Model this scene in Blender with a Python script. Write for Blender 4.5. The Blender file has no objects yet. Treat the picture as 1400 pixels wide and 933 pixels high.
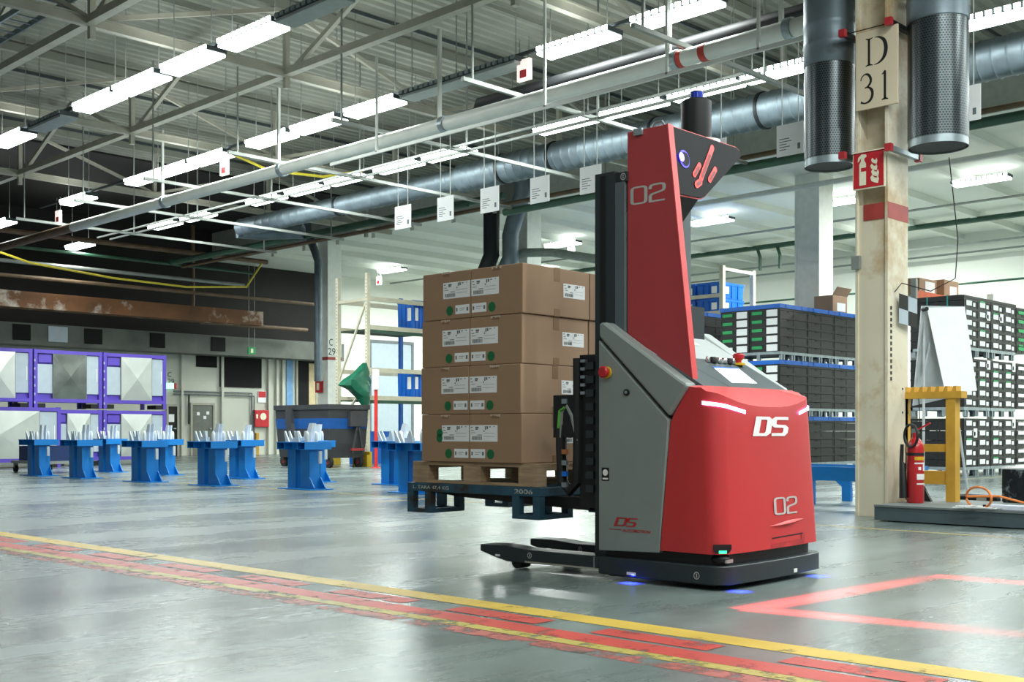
import bpy, bmesh, math, random
from mathutils import Vector, Matrix
random.seed(7)
scn = bpy.context.scene
COL = scn.collection
# ---------------------------------------------------------------- camera
F, CX, HY, H = 1580.0, 700.0, 590.0, 0.9          # focal length, centre column and horizon row for a 1400x933 frame; eye height
cam_d = bpy.data.cameras.new('camera'); cam = bpy.data.objects.new('camera', cam_d); COL.objects.link(cam)
cam.location = (0, 0, H); cam.rotation_euler = (math.radians(90), 0, math.radians(-45.5))
cam_d.sensor_width = 36.0; cam_d.lens = F / 1400 * 36.0
cam_d.shift_y = (HY - 466.5) / 1400; cam_d.clip_end = 200
scn.camera = cam
# ---------------------------------------------------------------- world and exposure
w = bpy.data.worlds.new('world'); scn.world = w; w.use_nodes = True
w.node_tree.nodes['Background'].inputs[0].default_value = (0.80, 0.92, 0.92, 1)
w.node_tree.nodes['Background'].inputs[1].default_value = 0.40
scn.view_settings.view_transform = 'Standard'; scn.view_settings.look = 'None'
scn.view_settings.exposure = -0.85; scn.view_settings.gamma = 1.0
scn.view_settings.use_curve_mapping = False
LAMP_W, LAMP_EMIT = 95.0, 14.0
LAMP_COL = (0.93, 1.0, 0.965)
try: scn.cycles.use_denoising = True
except Exception: pass
# ---------------------------------------------------------------- plan geometry: world x runs to the back on one side, world y to the back on the other
TH = math.radians(45.5); SN, CS = math.sin(TH), math.cos(TH)
def onx(x, px, py=HY):
    t = (px - CX) / F; y = x * (CS - t * SN) / (SN + t * CS); Y = x * SN + y * CS
    return y, H + (HY - py) * Y / F
def ony(y, px, py=HY):
    t = (px - CX) / F; x = y * (SN + t * CS) / (CS - t * SN); Y = x * SN + y * CS
    return x, H + (HY - py) * Y / F
def ground(px, py, z=0.0):
    Y = F * (H - z) / (py - HY); X = (px - CX) * Y / F
    return X * CS + Y * SN, -X * SN + Y * CS
# ---------------------------------------------------------------- materials
def lin(h):
    if not isinstance(h, str): return tuple(h)[:3]
    o = []
    for i in (0, 2, 4):
        c = int(h[i:i + 2], 16) / 255
        o.append(c / 12.92 if c <= .04045 else ((c + .055) / 1.055) ** 2.4)
    return tuple(o)
def nd(nt, t, **kw):
    n = nt.nodes.new(t)
    for k, v in kw.items(): setattr(n, k, v)
    return n
MATS = {}
def mat(name, col, rough=.5, metal=0.0, var=.12, scale=6.0, bump=0.0, bscale=None, emit=None, es=0.0, spec=.5, stain=None, stain_at=.6, stretch=None, coat=0.0):
    if name in MATS: return MATS[name]
    m = bpy.data.materials.new(name); m.use_nodes = True; nt = m.node_tree; b = nt.nodes['Principled BSDF']
    c = lin(col)
    b.inputs['Roughness'].default_value = rough; b.inputs['Metallic'].default_value = metal
    b.inputs['Specular IOR Level'].default_value = spec
    if coat: b.inputs['Coat Weight'].default_value = coat; b.inputs['Coat Roughness'].default_value = .15
    tc = nd(nt, 'ShaderNodeTexCoord'); mp = nd(nt, 'ShaderNodeMapping')
    if stretch: mp.inputs['Scale'].default_value = stretch
    nt.links.new(tc.outputs['Object'], mp.inputs['Vector'])
    nz = nd(nt, 'ShaderNodeTexNoise'); nz.inputs['Scale'].default_value = scale; nz.inputs['Detail'].default_value = 6
    nt.links.new(mp.outputs[0], nz.inputs['Vector'])
    rp = nd(nt, 'ShaderNodeValToRGB')
    rp.color_ramp.elements[0].position = .3; rp.color_ramp.elements[1].position = .7
    rp.color_ramp.elements[0].color = tuple(v * (1 - var) for v in c) + (1,)
    rp.color_ramp.elements[1].color = tuple(min(1, v * (1 + var)) for v in c) + (1,)
    nt.links.new(nz.outputs['Fac'], rp.inputs['Fac'])
    out = rp.outputs['Color']
    if stain:
        n2 = nd(nt, 'ShaderNodeTexNoise'); n2.inputs['Scale'].default_value = scale * .55; n2.inputs['Detail'].default_value = 8
        n2.inputs['Roughness'].default_value = .65
        nt.links.new(mp.outputs[0], n2.inputs['Vector'])
        r2 = nd(nt, 'ShaderNodeValToRGB'); r2.color_ramp.elements[0].position = stain_at - .05; r2.color_ramp.elements[1].position = stain_at + .05
        nt.links.new(n2.outputs['Fac'], r2.inputs['Fac'])
        mx = nd(nt, 'ShaderNodeMix', data_type='RGBA'); nt.links.new(r2.outputs['Color'], mx.inputs['Factor'])
        nt.links.new(out, mx.inputs['A']); mx.inputs['B'].default_value = lin(stain) + (1,)
        out = mx.outputs['Result']
    nt.links.new(out, b.inputs['Base Color'])
    if bump:
        nb = nd(nt, 'ShaderNodeTexNoise'); nb.inputs['Scale'].default_value = bscale or scale * 4; nb.inputs['Detail'].default_value = 5
        nt.links.new(mp.outputs[0], nb.inputs['Vector'])
        bp = nd(nt, 'ShaderNodeBump'); bp.inputs['Strength'].default_value = bump; bp.inputs['Distance'].default_value = .01
        nt.links.new(nb.outputs['Fac'], bp.inputs['Height']); nt.links.new(bp.outputs[0], b.inputs['Normal'])
    if emit is not None:
        b.inputs['Emission Color'].default_value = lin(emit) + (1,); b.inputs['Emission Strength'].default_value = es
    MATS[name] = m
    return m
# ---------------------------------------------------------------- mesh helpers
class MB:
    def __init__(s): s.v, s.f, s.m, s.mi = [], [], [], 0
    def face(s, idx): s.f.append(tuple(idx)); s.m.append(s.mi)
    def poly(s, pts):
        b = len(s.v); s.v += [tuple(p) for p in pts]; s.face(range(b, b + len(pts))); return s
    def box(s, x0, x1, y0, y1, z0, z1):
        b = len(s.v)
        s.v += [(x0, y0, z0), (x1, y0, z0), (x1, y1, z0), (x0, y1, z0), (x0, y0, z1), (x1, y0, z1), (x1, y1, z1), (x0, y1, z1)]
        for q in ((0, 3, 2, 1), (4, 5, 6, 7), (0, 1, 5, 4), (1, 2, 6, 5), (2, 3, 7, 6), (3, 0, 4, 7)): s.face([b + i for i in q])
        return s
    def cbox(s, c, d): return s.box(c[0] - d[0] / 2, c[0] + d[0] / 2, c[1] - d[1] / 2, c[1] + d[1] / 2, c[2] - d[2] / 2, c[2] + d[2] / 2)
    def rings(s, rs, caps=True, closed=True):
        b = len(s.v); n = len(rs[0])
        for r in rs: s.v += [tuple(p) for p in r]
        for i in range(len(rs) - 1):
            for j in range(n if closed else n - 1):
                k = (j + 1) % n
                s.face([b + i * n + j, b + i * n + k, b + (i + 1) * n + k, b + (i + 1) * n + j])
        if caps and closed:
            s.face([b + j for j in range(n)][::-1]); s.face([b + (len(rs) - 1) * n + j for j in range(n)])
        return s
    def prism(s, pts, axis, a, c):
        def mk(p, t): return (t, p[0], p[1]) if axis == 'x' else (p[0], t, p[1]) if axis == 'y' else (p[0], p[1], t)
        return s.rings([[mk(p, a) for p in pts], [mk(p, c) for p in pts]])
    def bar(s, p, q, wd, ht, up=(0, 0, 1)):
        p, q = Vector(p), Vector(q); d = (q - p).normalized(); u = Vector(up)
        if abs(d.dot(u)) > .95: u = Vector((1, 0, 0))
        a = d.cross(u).normalized(); c = a.cross(d).normalized()
        r = [a * (wd / 2) + c * (ht / 2), -a * (wd / 2) + c * (ht / 2), -a * (wd / 2) - c * (ht / 2), a * (wd / 2) - c * (ht / 2)]
        return s.rings([[p + o for o in r], [q + o for o in r]])
    def tube(s, pts, r, n=8, caps=True):
        pts = [Vector(p) for p in pts]; rs = []
        for i, p in enumerate(pts):
            d = (pts[min(i + 1, len(pts) - 1)] - pts[max(i - 1, 0)]).normalized()
            if i == 0: u = Vector((0, 0, 1)) if abs(d.z) < .9 else Vector((1, 0, 0)); a = d.cross(u).normalized()
            else:
                a = (a - d * a.dot(d)).normalized()
            c = a.cross(d); rr = r[i] if isinstance(r, (list, tuple)) else r
            rs.append([p + (a * math.cos(t) + c * math.sin(t)) * rr for t in [2 * math.pi * k / n for k in range(n)]])
        return s.rings(rs, caps)
    def lathe(s, c, prof, n=20, caps=True):
        return s.rings([[(c[0] + r * math.cos(2 * math.pi * k / n), c[1] + r * math.sin(2 * math.pi * k / n), c[2] + z) for k in range(n)] for r, z in prof], caps)
    def disc(s, c, r, nrm, n=14, rz=None):
        nrm = Vector(nrm).normalized(); u = Vector((0, 0, 1)) if abs(nrm.z) < .9 else Vector((1, 0, 0))
        a = nrm.cross(u).normalized(); b = nrm.cross(a)
        return s.poly([Vector(c) + a * (r * math.cos(2 * math.pi * k / n)) + b * ((rz or r) * math.sin(2 * math.pi * k / n)) for k in range(n)])
    def mesh(s, name, mats, smooth=False, fix=True):
        me = bpy.data.meshes.new(name); me.from_pydata(s.v, [], s.f)
        for m in (mats if isinstance(mats, (list, tuple)) else [mats]): me.materials.append(m)
        me.polygons.foreach_set('material_index', s.m)
        if fix:
            bm = bmesh.new(); bm.from_mesh(me); bmesh.ops.recalc_face_normals(bm, faces=bm.faces); bm.to_mesh(me); bm.free()
        if smooth:
            me.polygons.foreach_set('use_smooth', [True] * len(me.polygons))
            try: me.set_sharp_from_angle(angle=math.radians(smooth if smooth is not True else 40))
            except Exception: pass
        return me
    def build(s, name, mats, parent=None, loc=(0, 0, 0), rz=0.0, smooth=False, bevel=0.0, fix=True):
        o = bpy.data.objects.new(name, s.mesh(name, mats, smooth, fix)); COL.objects.link(o)
        o.location = loc; o.rotation_euler = (0, 0, rz)
        if parent: o.parent = parent
        if bevel:
            bv = o.modifiers.new('edge', 'BEVEL'); bv.width = bevel; bv.segments = 2; bv.limit_method = 'ANGLE'; bv.angle_limit = math.radians(35)
        return o
def place(me, name, parent=None, loc=(0, 0, 0), rz=0.0):
    o = bpy.data.objects.new(name, me); COL.objects.link(o); o.location = loc; o.rotation_euler = (0, 0, rz)
    if parent: o.parent = parent
    return o
def thing(name, label, cat, loc=(0, 0, 0), rz=0.0, group=None):
    o = bpy.data.objects.new(name, None); COL.objects.link(o); o.empty_display_size = .1
    o.location = loc; o.rotation_euler = (0, 0, rz)
    return tag(o, label, cat, group)
def tag(o, label, cat, group=None):
    o['label'] = label; o['category'] = cat
    if group: o['group'] = group
    return o
def struct(o): o['kind'] = 'structure'; return o
def stuff(o): o['kind'] = 'stuff'; return o
def copy_tree(o, parent=None):
    c = o.copy(); COL.objects.link(c); c.parent = parent
    for ch in list(o.children): copy_tree(ch, c)
    return c
def box(*a): return MB().box(*a)
# ---------------------------------------------------------------- lettering
_tc = {}
def text2d(st, shear=0.0, bold=0.0):
    if (st, shear) in _tc: return _tc[(st, shear)]
    cu = bpy.data.curves.new('t', 'FONT'); cu.body = st; cu.size = 1; cu.shear = shear; cu.resolution_u = 3; cu.offset = bold
    ob = bpy.data.objects.new('t', cu); COL.objects.link(ob)
    me = bpy.data.meshes.new_from_object(ob)
    vs = [(v.co.x, v.co.y) for v in me.vertices]; fs = [tuple(p.vertices) for p in me.polygons]
    bpy.data.objects.remove(ob); bpy.data.curves.remove(cu); bpy.data.meshes.remove(me)
    x0, x1 = min(v[0] for v in vs), max(v[0] for v in vs); y0, y1 = min(v[1] for v in vs), max(v[1] for v in vs)
    r = [((v[0] - x0) / (x1 - x0), (v[1] - y0) / (y1 - y0)) for v in vs], fs
    _tc[(st, shear)] = r
    return r
def strokes2d(lines, wd):
    """Polylines of (u, v[, width]) drawn as ribbons with mitred joints."""
    vs, fs = [], []
    for L in lines:
        n = len(L); closed = L[0][:2] == L[-1][:2] and n > 3
        P = [Vector(p[:2]) for p in L]; b = len(vs)
        for i in range(n):
            wi = (L[i][2] if len(L[i]) > 2 else wd) / 2
            if closed: p0, p1 = P[(i - 1) if i else n - 2], P[(i + 1) if i < n - 1 else 1]
            else: p0, p1 = P[max(i - 1, 0)], P[min(i + 1, n - 1)]
            d1 = (P[i] - p0); d2 = (p1 - P[i])
            d = ((d1.normalized() if d1.length else Vector((0, 0))) + (d2.normalized() if d2.length else Vector((0, 0)))).normalized()
            nn = Vector((-d.y, d.x)); dd = d2 if d2.length else d1; dd = dd.normalized()
            k = 1 / max(.6, abs(nn.dot(Vector((-dd.y, dd.x)))))
            vs += [tuple(P[i] + nn * wi * k), tuple(P[i] - nn * wi * k)]
        for i in range(n - 1): fs.append((b + 2 * i, b + 2 * i + 1, b + 2 * i + 3, b + 2 * i + 2))
    return vs, fs
def rrect(x0, x1, y0, y1, r):
    o = []
    for cx, cy, a0 in ((x1 - r, y1 - r, 0), (x0 + r, y1 - r, 90), (x0 + r, y0 + r, 180), (x1 - r, y0 + r, 270)):
        for k in range(4):
            t = math.radians(a0 + 30 * k); o.append((cx + r * math.cos(t), cy + r * math.sin(t)))
    return o + [o[0]]
def zero_two(wd=.11):
    two = [(.56, .62), (.56, .80)] + [(.66 - .10 * math.sin(math.radians(a)) , .90 + .0 * a) for a in ()]
    z = rrect(.03, .44, .05, .95, .11)
    t = [(.57, .72), (.57, .84), (.60, .92), (.68, .95), (.86, .95), (.94, .92), (.97, .84), (.97, .66), (.94, .58), (.88, .54), (.66, .46), (.60, .42), (.57, .34), (.57, .05), (.99, .05)]
    return strokes2d([z, t], wd)
def stamp(name, g, fn, m, parent=None, loc=(0, 0, 0), rz=0.0):
    b = MB(); b.v = [tuple(fn(u, v)) for u, v in g[0]]
    for f in g[1]: b.face(f)
    return b.build(name, m, parent, loc, rz, fix=False)
# ================================================================ materials in use
M = {}
def mm(k, *a, **kw): M[k] = mat(k, *a, **kw)
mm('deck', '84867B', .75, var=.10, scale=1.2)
mm('deck_shaded', '1C1A18', .85, var=.3, scale=1.0)
mm('steel_cream', 'A5A395', .55, var=.12, scale=3)
mm('steel_grey', '8F948F', .45, .3, var=.15, scale=4)
mm('galv', '9AA6AB', .38, .65, var=.18, scale=7)
mm('duct_steel', '6C7981', .45, .45, var=.2, scale=3)
mm('pipe_white', 'D5D8D2', .4, var=.06, scale=3)
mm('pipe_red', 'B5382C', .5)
mm('pipe_green', '2F5240', .45, var=.2, scale=4)
mm('pipe_brown', '6A5540', .6, var=.25, scale=3)
mm('pipe_black', '15171A', .6)
mm('rust', '6B4526', .75, var=.3, scale=1.5, stain='B9ADA0', stain_at=.6)
mm('wall_white', 'E4E6DC', .7, var=.04, scale=.6)
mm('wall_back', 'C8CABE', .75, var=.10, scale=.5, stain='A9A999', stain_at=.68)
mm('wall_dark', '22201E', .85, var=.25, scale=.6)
mm('low_ceiling', 'DADDD4', .8, var=.05, scale=.5)
mm('black', '0B0C0D', .6)
mm('dark_opening', '0A0B0A', .9)
mm('pillar', 'DBD2BB', .55, var=.06, scale=1.3, stain='BC9F76', stain_at=.54)
mm('pillar_white', 'F0F2EA', .6, var=.05)
mm('band_red', 'A33A33', .55)
mm('perf_dark', '24282A', .5, .5)
mm('sign_cream', 'DCCDB2', .6, var=.06, scale=2)
mm('ink', '191A18', .6)
mm('ink_grey', '6C7276', .7)
mm('paper', 'F2F4F5', .65, var=.03)
mm('fire_red', 'C2202A', .4)
mm('fire_cream', 'EFEBD0', .5)
mm('cap_red', 'B52A33', .45)
mm('agv_red', 'BC2729', .5, var=.05, scale=2, spec=.7)
mm('agv_red_tower', 'AE3A3D', .42, var=.04, scale=2)
mm('agv_red_edge', 'D8484A', .4)
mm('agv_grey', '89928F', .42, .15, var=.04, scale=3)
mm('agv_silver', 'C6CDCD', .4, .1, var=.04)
mm('agv_dark', '2A3235', .42, .1, var=.08)
mm('agv_panel', '5A6468', .4, .1, var=.05)
mm('agv_black', '0E1012', .5, var=.1)
mm('seam', '070809', .7)
mm('letter_grey', 'B9B6B3', .45)
mm('letter_white', 'EDEBEA', .4)
mm('letter_red', 'AF2A2C', .45)
mm('led_white', 'FFFFFF', .4, emit='B4A6FF', es=15.0)
mm('screen', 'FFFFFF', .3, emit='EAF2F4', es=1.3)
mm('screen_bar', '1F6FD0', .3, emit='2A7CE0', es=.7)
mm('blue_lamp', 'A0A0FF', .3, emit='4A38FF', es=26.0)
mm('blue_ring', '3A2BD0', .3, emit='3A20E0', es=2.5)
mm('red_slot', 'C01010', .3, emit='FF1018', es=2.0)
mm('green_led', '30D080', .3, emit='30FF90', es=5.0)
mm('lidar_blue', '0A2FB0', .2, coat=.6)
mm('chrome', 'C8CCCC', .22, .9, var=.05)
mm('yellow_plastic', 'D8B020', .45)
mm('cardboard', 'A08166', .75, var=.07, scale=2.5, bump=.05)
mm('tape', '8A6A4C', .35, var=.06)
mm('tape_edge', 'C9BBA8', .4)
mm('green_dot', '0B6B3C', .55)
mm('pallet_wood', 'A98F72', .8, var=.25, scale=5, stretch=(1, 1, 9), bump=.1)
mm('pallet_steel', '2E5468', .55, .2, var=.25, scale=6, stain='35302B', stain_at=.58)
mm('stencil', 'B9BBB2', .7, stain='4F6A74', stain_at=.55, scale=60)
mm('stand_blue', '0476C4', .4, var=.07, scale=3)
mm('stand_light', 'F2F5F5', .4)
mm('stand_steel', 'C9D2D6', .35, .25)
mm('purple', '5A46B4', .45, var=.08, scale=3)
mm('sheet_silver', 'D3D8D2', .30, .55, var=.12, scale=1.3)
mm('panel_grey', 'AEBBC4', .55, var=.04)
mm('crate_black', '0E1012', .45, var=.12, scale=3)
mm('crate_blue', '0A68CC', .42, var=.12, scale=4)
mm('tag_green', '1FA05A', .5)
mm('bin_dark', '3A3C3E', .5, .1, var=.15, scale=3)
mm('bin_blue', '0A4E94', .5)
mm('tyre', '1B1A1A', .8)
mm('hub_red', '8E2A2A', .6)
mm('rack_cream', 'D6D0B8', .55, var=.06)
mm('rack_blue', '1666C0', .5)
mm('orange', 'E0561E', .5)
mm('bag_green', '1F6A50', .35, var=.2, scale=8)
mm('pole_red', 'D0302A', .4)
mm('yellow', 'C9A92A', .55, var=.1)
mm('wood_yellow', 'C79A35', .6, var=.14, scale=4)
mm('flip_grey', 'B9C0C3', .4)
mm('extinguisher', 'C01F26', .3, coat=.4)
mm('rubber', '16181A', .55)
mm('platform_top', '6E7676', .6, var=.1)
mm('platform_side', '4C5A60', .5, var=.1)
mm('cable_orange', 'E8843A', .5)
mm('cable_white', 'D8DCDC', .5)
mm('strip_white', 'D6DCE8', .45)
mm('wrap_dark', '181D21', .2, var=.3, scale=11, stain='7E8A90', stain_at=.60)
mm('door_grey', '6B6F66', .6)
mm('door_blue', '6F9CC8', .5)
mm('door_tan', 'C8B690', .6)
mm('exit_green', '1E8A4A', .5, emit='2AA05A', es=.25)
mm('exit_glow', 'BFFFE0', .5, emit='AFFFE0', es=2.2)
mm('sign_lit', 'FFF2EE', .5, emit='FFE8E0', es=1.6)
mm('cable_yellow', 'C8B93A', .5)
mm('unlit', '9FA5A4', .4, var=.1)
mm('fixture', '4A5154', .45, .4)
mm('insulation', '9AA39A', .8)
mm('green_cable', '5CB040', .5)
mm('copper', 'A8683C', .5)
M['lamp'] = mat('lamp_diffuser', 'FFFFFF', .5, emit='F2FFFA', es=LAMP_EMIT)
# worn floor paint: the paint breaks up and lets the floor show through
def paint(name, col, wear, scale=5.0, dirt='4E5450'):
    m = mat(name, col, .5, var=.12, scale=3, stain=dirt, stain_at=wear + .07); nt = m.node_tree
    b = nt.nodes['Principled BSDF']; o = nt.nodes['Material Output']
    tc = nd(nt, 'ShaderNodeTexCoord'); n = nd(nt, 'ShaderNodeTexNoise'); n.inputs['Scale'].default_value = scale; n.inputs['Detail'].default_value = 9; n.inputs['Roughness'].default_value = .7
    nt.links.new(tc.outputs['Object'], n.inputs['Vector'])
    r = nd(nt, 'ShaderNodeValToRGB'); r.color_ramp.elements[0].position = wear - .06; r.color_ramp.elements[1].position = wear + .06
    nt.links.new(n.outputs['Fac'], r.inputs['Fac'])
    tr = nd(nt, 'ShaderNodeBsdfTransparent'); mx = nd(nt, 'ShaderNodeMixShader')
    nt.links.new(r.outputs['Color'], mx.inputs[0]); nt.links.new(b.outputs[0], mx.inputs[1]); nt.links.new(tr.outputs[0], mx.inputs[2]); nt.links.new(mx.outputs[0], o.inputs['Surface'])
    M[name] = m
paint('paint_yellow', 'CDAE4C', .64); paint('paint_red', 'BC4A42', .60); paint('paint_olive', 'B3A455', .56, 7.0); paint('paint_pink', 'B0645C', .52, 6.0)
paint('paint_thin', 'B5A468', .58, 6.0)
# concrete floor
def floor_mat():
    m = bpy.data.materials.new('floor_concrete'); m.use_nodes = True; nt = m.node_tree; b = nt.nodes['Principled BSDF']; L = nt.links.new
    tc = nd(nt, 'ShaderNodeTexCoord')
    mp = nd(nt, 'ShaderNodeMapping'); mp.inputs['Rotation'].default_value = (0, 0, math.radians(45)); mp.inputs['Scale'].default_value = (.35, 1.6, 1); L(tc.outputs['Object'], mp.inputs[0])
    n1 = nd(nt, 'ShaderNodeTexNoise'); n1.inputs['Scale'].default_value = .55; n1.inputs['Detail'].default_value = 8; n1.inputs['Roughness'].default_value = .62; L(mp.outputs[0], n1.inputs['Vector'])
    r1 = nd(nt, 'ShaderNodeValToRGB'); e = r1.color_ramp.elements; e[0].position = .30; e[1].position = .72
    e[0].color = lin('475250') + (1,); e[1].color = lin('8A9795') + (1,)
    L(n1.outputs['Fac'], r1.inputs['Fac'])
    n2 = nd(nt, 'ShaderNodeTexNoise'); n2.inputs['Scale'].default_value = 3.5; n2.inputs['Detail'].default_value = 10; n2.inputs['Roughness'].default_value = .7; L(tc.outputs['Object'], n2.inputs['Vector'])
    r2 = nd(nt, 'ShaderNodeValToRGB'); r2.color_ramp.elements[0].position = .30; r2.color_ramp.elements[1].position = .62
    r2.color_ramp.elements[0].color = (.62, .62, .62, 1); r2.color_ramp.elements[1].color = (1.03, 1.03, 1.03, 1); L(n2.outputs['Fac'], r2.inputs['Fac'])
    mx = nd(nt, 'ShaderNodeMix', data_type='RGBA', blend_type='MULTIPLY'); mx.inputs['Factor'].default_value = .55
    L(r1.outputs[0], mx.inputs['A']); L(r2.outputs[0], mx.inputs['B']); L(mx.outputs['Result'], b.inputs['Base Color'])
    r3 = nd(nt, 'ShaderNodeMapRange'); r3.inputs['To Min'].default_value = .12; r3.inputs['To Max'].default_value = .42; L(n1.outputs['Fac'], r3.inputs['Value']); L(r3.outputs[0], b.inputs['Roughness'])
    n4 = nd(nt, 'ShaderNodeTexNoise'); n4.inputs['Scale'].default_value = 60; n4.inputs['Detail'].default_value = 4; L(tc.outputs['Object'], n4.inputs['Vector'])
    bp = nd(nt, 'ShaderNodeBump'); bp.inputs['Strength'].default_value = .12; bp.inputs['Distance'].default_value = .004; L(n4.outputs['Fac'], bp.inputs['Height']); L(bp.outputs[0], b.inputs['Normal'])
    return m
# ================================================================ floor and its painted lines
floor = struct(MB().box(-7, 38, -9, 40, -.2, 0).build('floor', floor_mat()))
floor['label'] = 'grey worn concrete hall floor with soft reflections'
def strip(name, pts_a, pts_b, m, z=.0015):
    b = MB(); n = len(pts_a)
    for p in pts_a: b.v.append((p[0], p[1], z))
    for p in pts_b: b.v.append((p[0], p[1], z))
    for i in range(n - 1): b.face((i, i + 1, n + i + 1, n + i))
    o = b.build(name, m, floor, fix=False); return o
def lane(x_near, wd, y0, y1, m, z, skew=-.016, seg=1):
    """Painted stripe along world y; x drifts slightly with y."""
    ys = [y0 + (y1 - y0) * k / seg for k in range(seg + 1)]
    return strip('floor_marking', [(x_near + skew * y, y) for y in ys], [(x_near + wd + skew * y, y) for y in ys], m, z)
lane(4.165, .17, -6, 30, M['paint_yellow'], .0016)
lane(3.785, .155, -6, 30, M['paint_red'], .0014)
lane(3.695, .085, -6, 30, M['paint_olive'], .0018)
lane(3.575, .115, -6, 30, M['paint_pink'], .0012)
y = -2.0
for k in range(20):
    lane(3.975, .145, y, y + .62, M['paint_red'], .0020); y += .95
lane(9.75, .06, -4, 34, M['paint_thin'], .0016, skew=.03)
strip('floor_marking', [(9.2, 11.5), (22, 11.5)], [(9.2, 11.57), (22, 11.57)], M['paint_thin'])
strip('floor_marking', [(17, 9.1), (30, 9.1)], [(17, 9.17), (30, 9.17)], M['paint_thin'])
# ================================================================ walls, ceilings
b = MB()   # corrugated roof deck, ribs run along world x
ZD = 8.4; prof = []
yy = -9.0
while yy < 29.6:
    prof += [(yy, ZD), (yy + .10, ZD), (yy + .135, ZD + .06), (yy + .225, ZD + .06)]; yy += .26
prof += [(29.6, ZD)]
nA = len(prof)
b.v += [(-7, p[0], p[1]) for p in prof] + [(23.1, p[0], p[1]) for p in prof]
for i in range(nA - 1): b.face((i, i + 1, nA + i + 1, nA + i))
ceiling = struct(b.build('ceiling', M['deck'], fix=False)); ceiling['label'] = 'corrugated grey metal roof deck over the main hall'
struct(box(-7, 23.1, 29.6, 39, ZD - .05, ZD + .1).build('ceiling_rear', M['deck_shaded']))  # near-black colour stands in for the missing light at the far end
struct(box(23.35, 37.2, -9, 39, 7.3, 7.5).build('ceiling_low', M['low_ceiling']))
fas = struct(box(23.1, 23.35, -9, 39, 7.3, 8.6).build('wall_fascia', mat('fascia', 'A6A99F', .8, var=.1)))
struct(box(37, 37.3, -9, 39, 0, 7.4).build('wall_side', M['wall_white']))
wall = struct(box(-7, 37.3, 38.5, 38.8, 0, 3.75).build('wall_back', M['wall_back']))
struct(box(-7, 28.6, 38.52, 38.8, 3.75, 8.6).build('wall_back_upper', M['wall_dark']))  # near-black colour carries on the painted-in shade of the rear roof
struct(box(28.6, 37.0, 38.46, 38.8, 0, 7.4).build('wall_rear_bay', M['wall_white']))
# low bay ceiling joists and strips
for yv in [2.5 + 1.9 * k for k in range(18)]:
    box(23.35, 37, yv, yv + .18, 7.12, 7.3).build('joist', M['low_ceiling'], bpy.data.objects['ceiling_low'])
# roof trusses: chords along x at regular spacing, a girder along y on the pillar line
ZB = 7.1
def truss_x(yv, x0=-6, x1=23.1):
    o = MB().bar((x0, yv, ZB), (x1, yv, ZB), .11, .13).build('truss_chord', M['steel_cream'], ceiling)
    MB().bar((x0, yv, ZB + .07), (x1, yv, ZB + .07), .2, .02).build('truss_flange', M['steel_cream'], ceiling)
    MB().bar((x0, yv, 8.28), (x1, yv, 8.28), .12, .16).build('truss_top_chord', M['deck'], ceiling)
    xs = [1.0 + 3.52 * k for k in range(7)]
    for i, xv in enumerate(xs):
        MB().bar((xv, yv, ZB - .25), (xv, yv, 8.3), .09, .09).build('truss_post', M['steel_cream'], ceiling)
        if i % 2 == 0 and i + 1 < len(xs): MB().bar((xv + .1, yv, ZB + .08), (xs[i + 1] - .1, yv, 8.2), .07, .07).build('truss_brace', M['steel_cream'], ceiling)
        elif i + 1 < len(xs): MB().bar((xv + .1, yv, 8.2), (xs[i + 1] - .1, yv, ZB + .08), .07, .07).build('truss_brace', M['steel_cream'], ceiling)
for yv in (5.75, 11.3, 16.85, 22.4, 28.0): truss_x(yv)
for xv, y0, y1 in ((8.0, -6, 29.5), (11.55, -6, 29.5)):
    MB().bar((xv, y0, ZB + .02), (xv, y1, ZB + .02), .14, .12).build('girder_chord', M['steel_cream'], ceiling)
    for k, yv in enumerate((5.75, 11.3, 16.85, 22.4)):
        MB().bar((xv, yv + .1, ZB), (xv, yv + 2.75, 8.25), .08, .08).build('girder_brace', M['steel_cream'], ceiling)
        MB().bar((xv, yv + 5.4, ZB), (xv, yv + 2.75, 8.25), .08, .08).build('girder_brace', M['steel_cream'], ceiling)
for k in range(14):   # dark purlin lines under the deck
    yv = 3.0 + 1.9 * k
    MB().bar((-6, yv, 8.33), (23.1, yv, 8.33), .03, .07).build('purlin', M['fixture'] if k % 2 else M['deck'], ceiling)
# secondary lattice below the lights, carrying the pipes
for k in range(7):
    yv = 9.0 + 3.1 * k
    MB().bar((11.3, yv, 5.95), (18.6, yv, 5.95), .06, .06).build('pipe_support', M['steel_grey'], ceiling)
    for xv in (11.5, 14.3, 18.2):
        MB().bar((xv, yv, 5.95), (xv, yv, 8.35), .025, .025).build('drop_rod', M['steel_grey'], ceiling)
for xv, z in ((14.0, 5.98), (14.35, 5.98)):
    MB().bar((xv, 9, z), (xv, 29, z), .04, .04).build('conduit', M['steel_grey'], ceiling)
for xv in (7.3, 7.7):
    MB().bar((xv, 2, 7.35), (xv, 29, 7.35), .03, .09).build('tray_rail', M['galv'], ceiling)
b = MB()
for k in range(90): b.box(7.3, 7.7, 2 + .3 * k, 2.03 + .3 * k, 7.32, 7.34)
stuff(b.build('tray_rung', M['galv'], ceiling))
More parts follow.
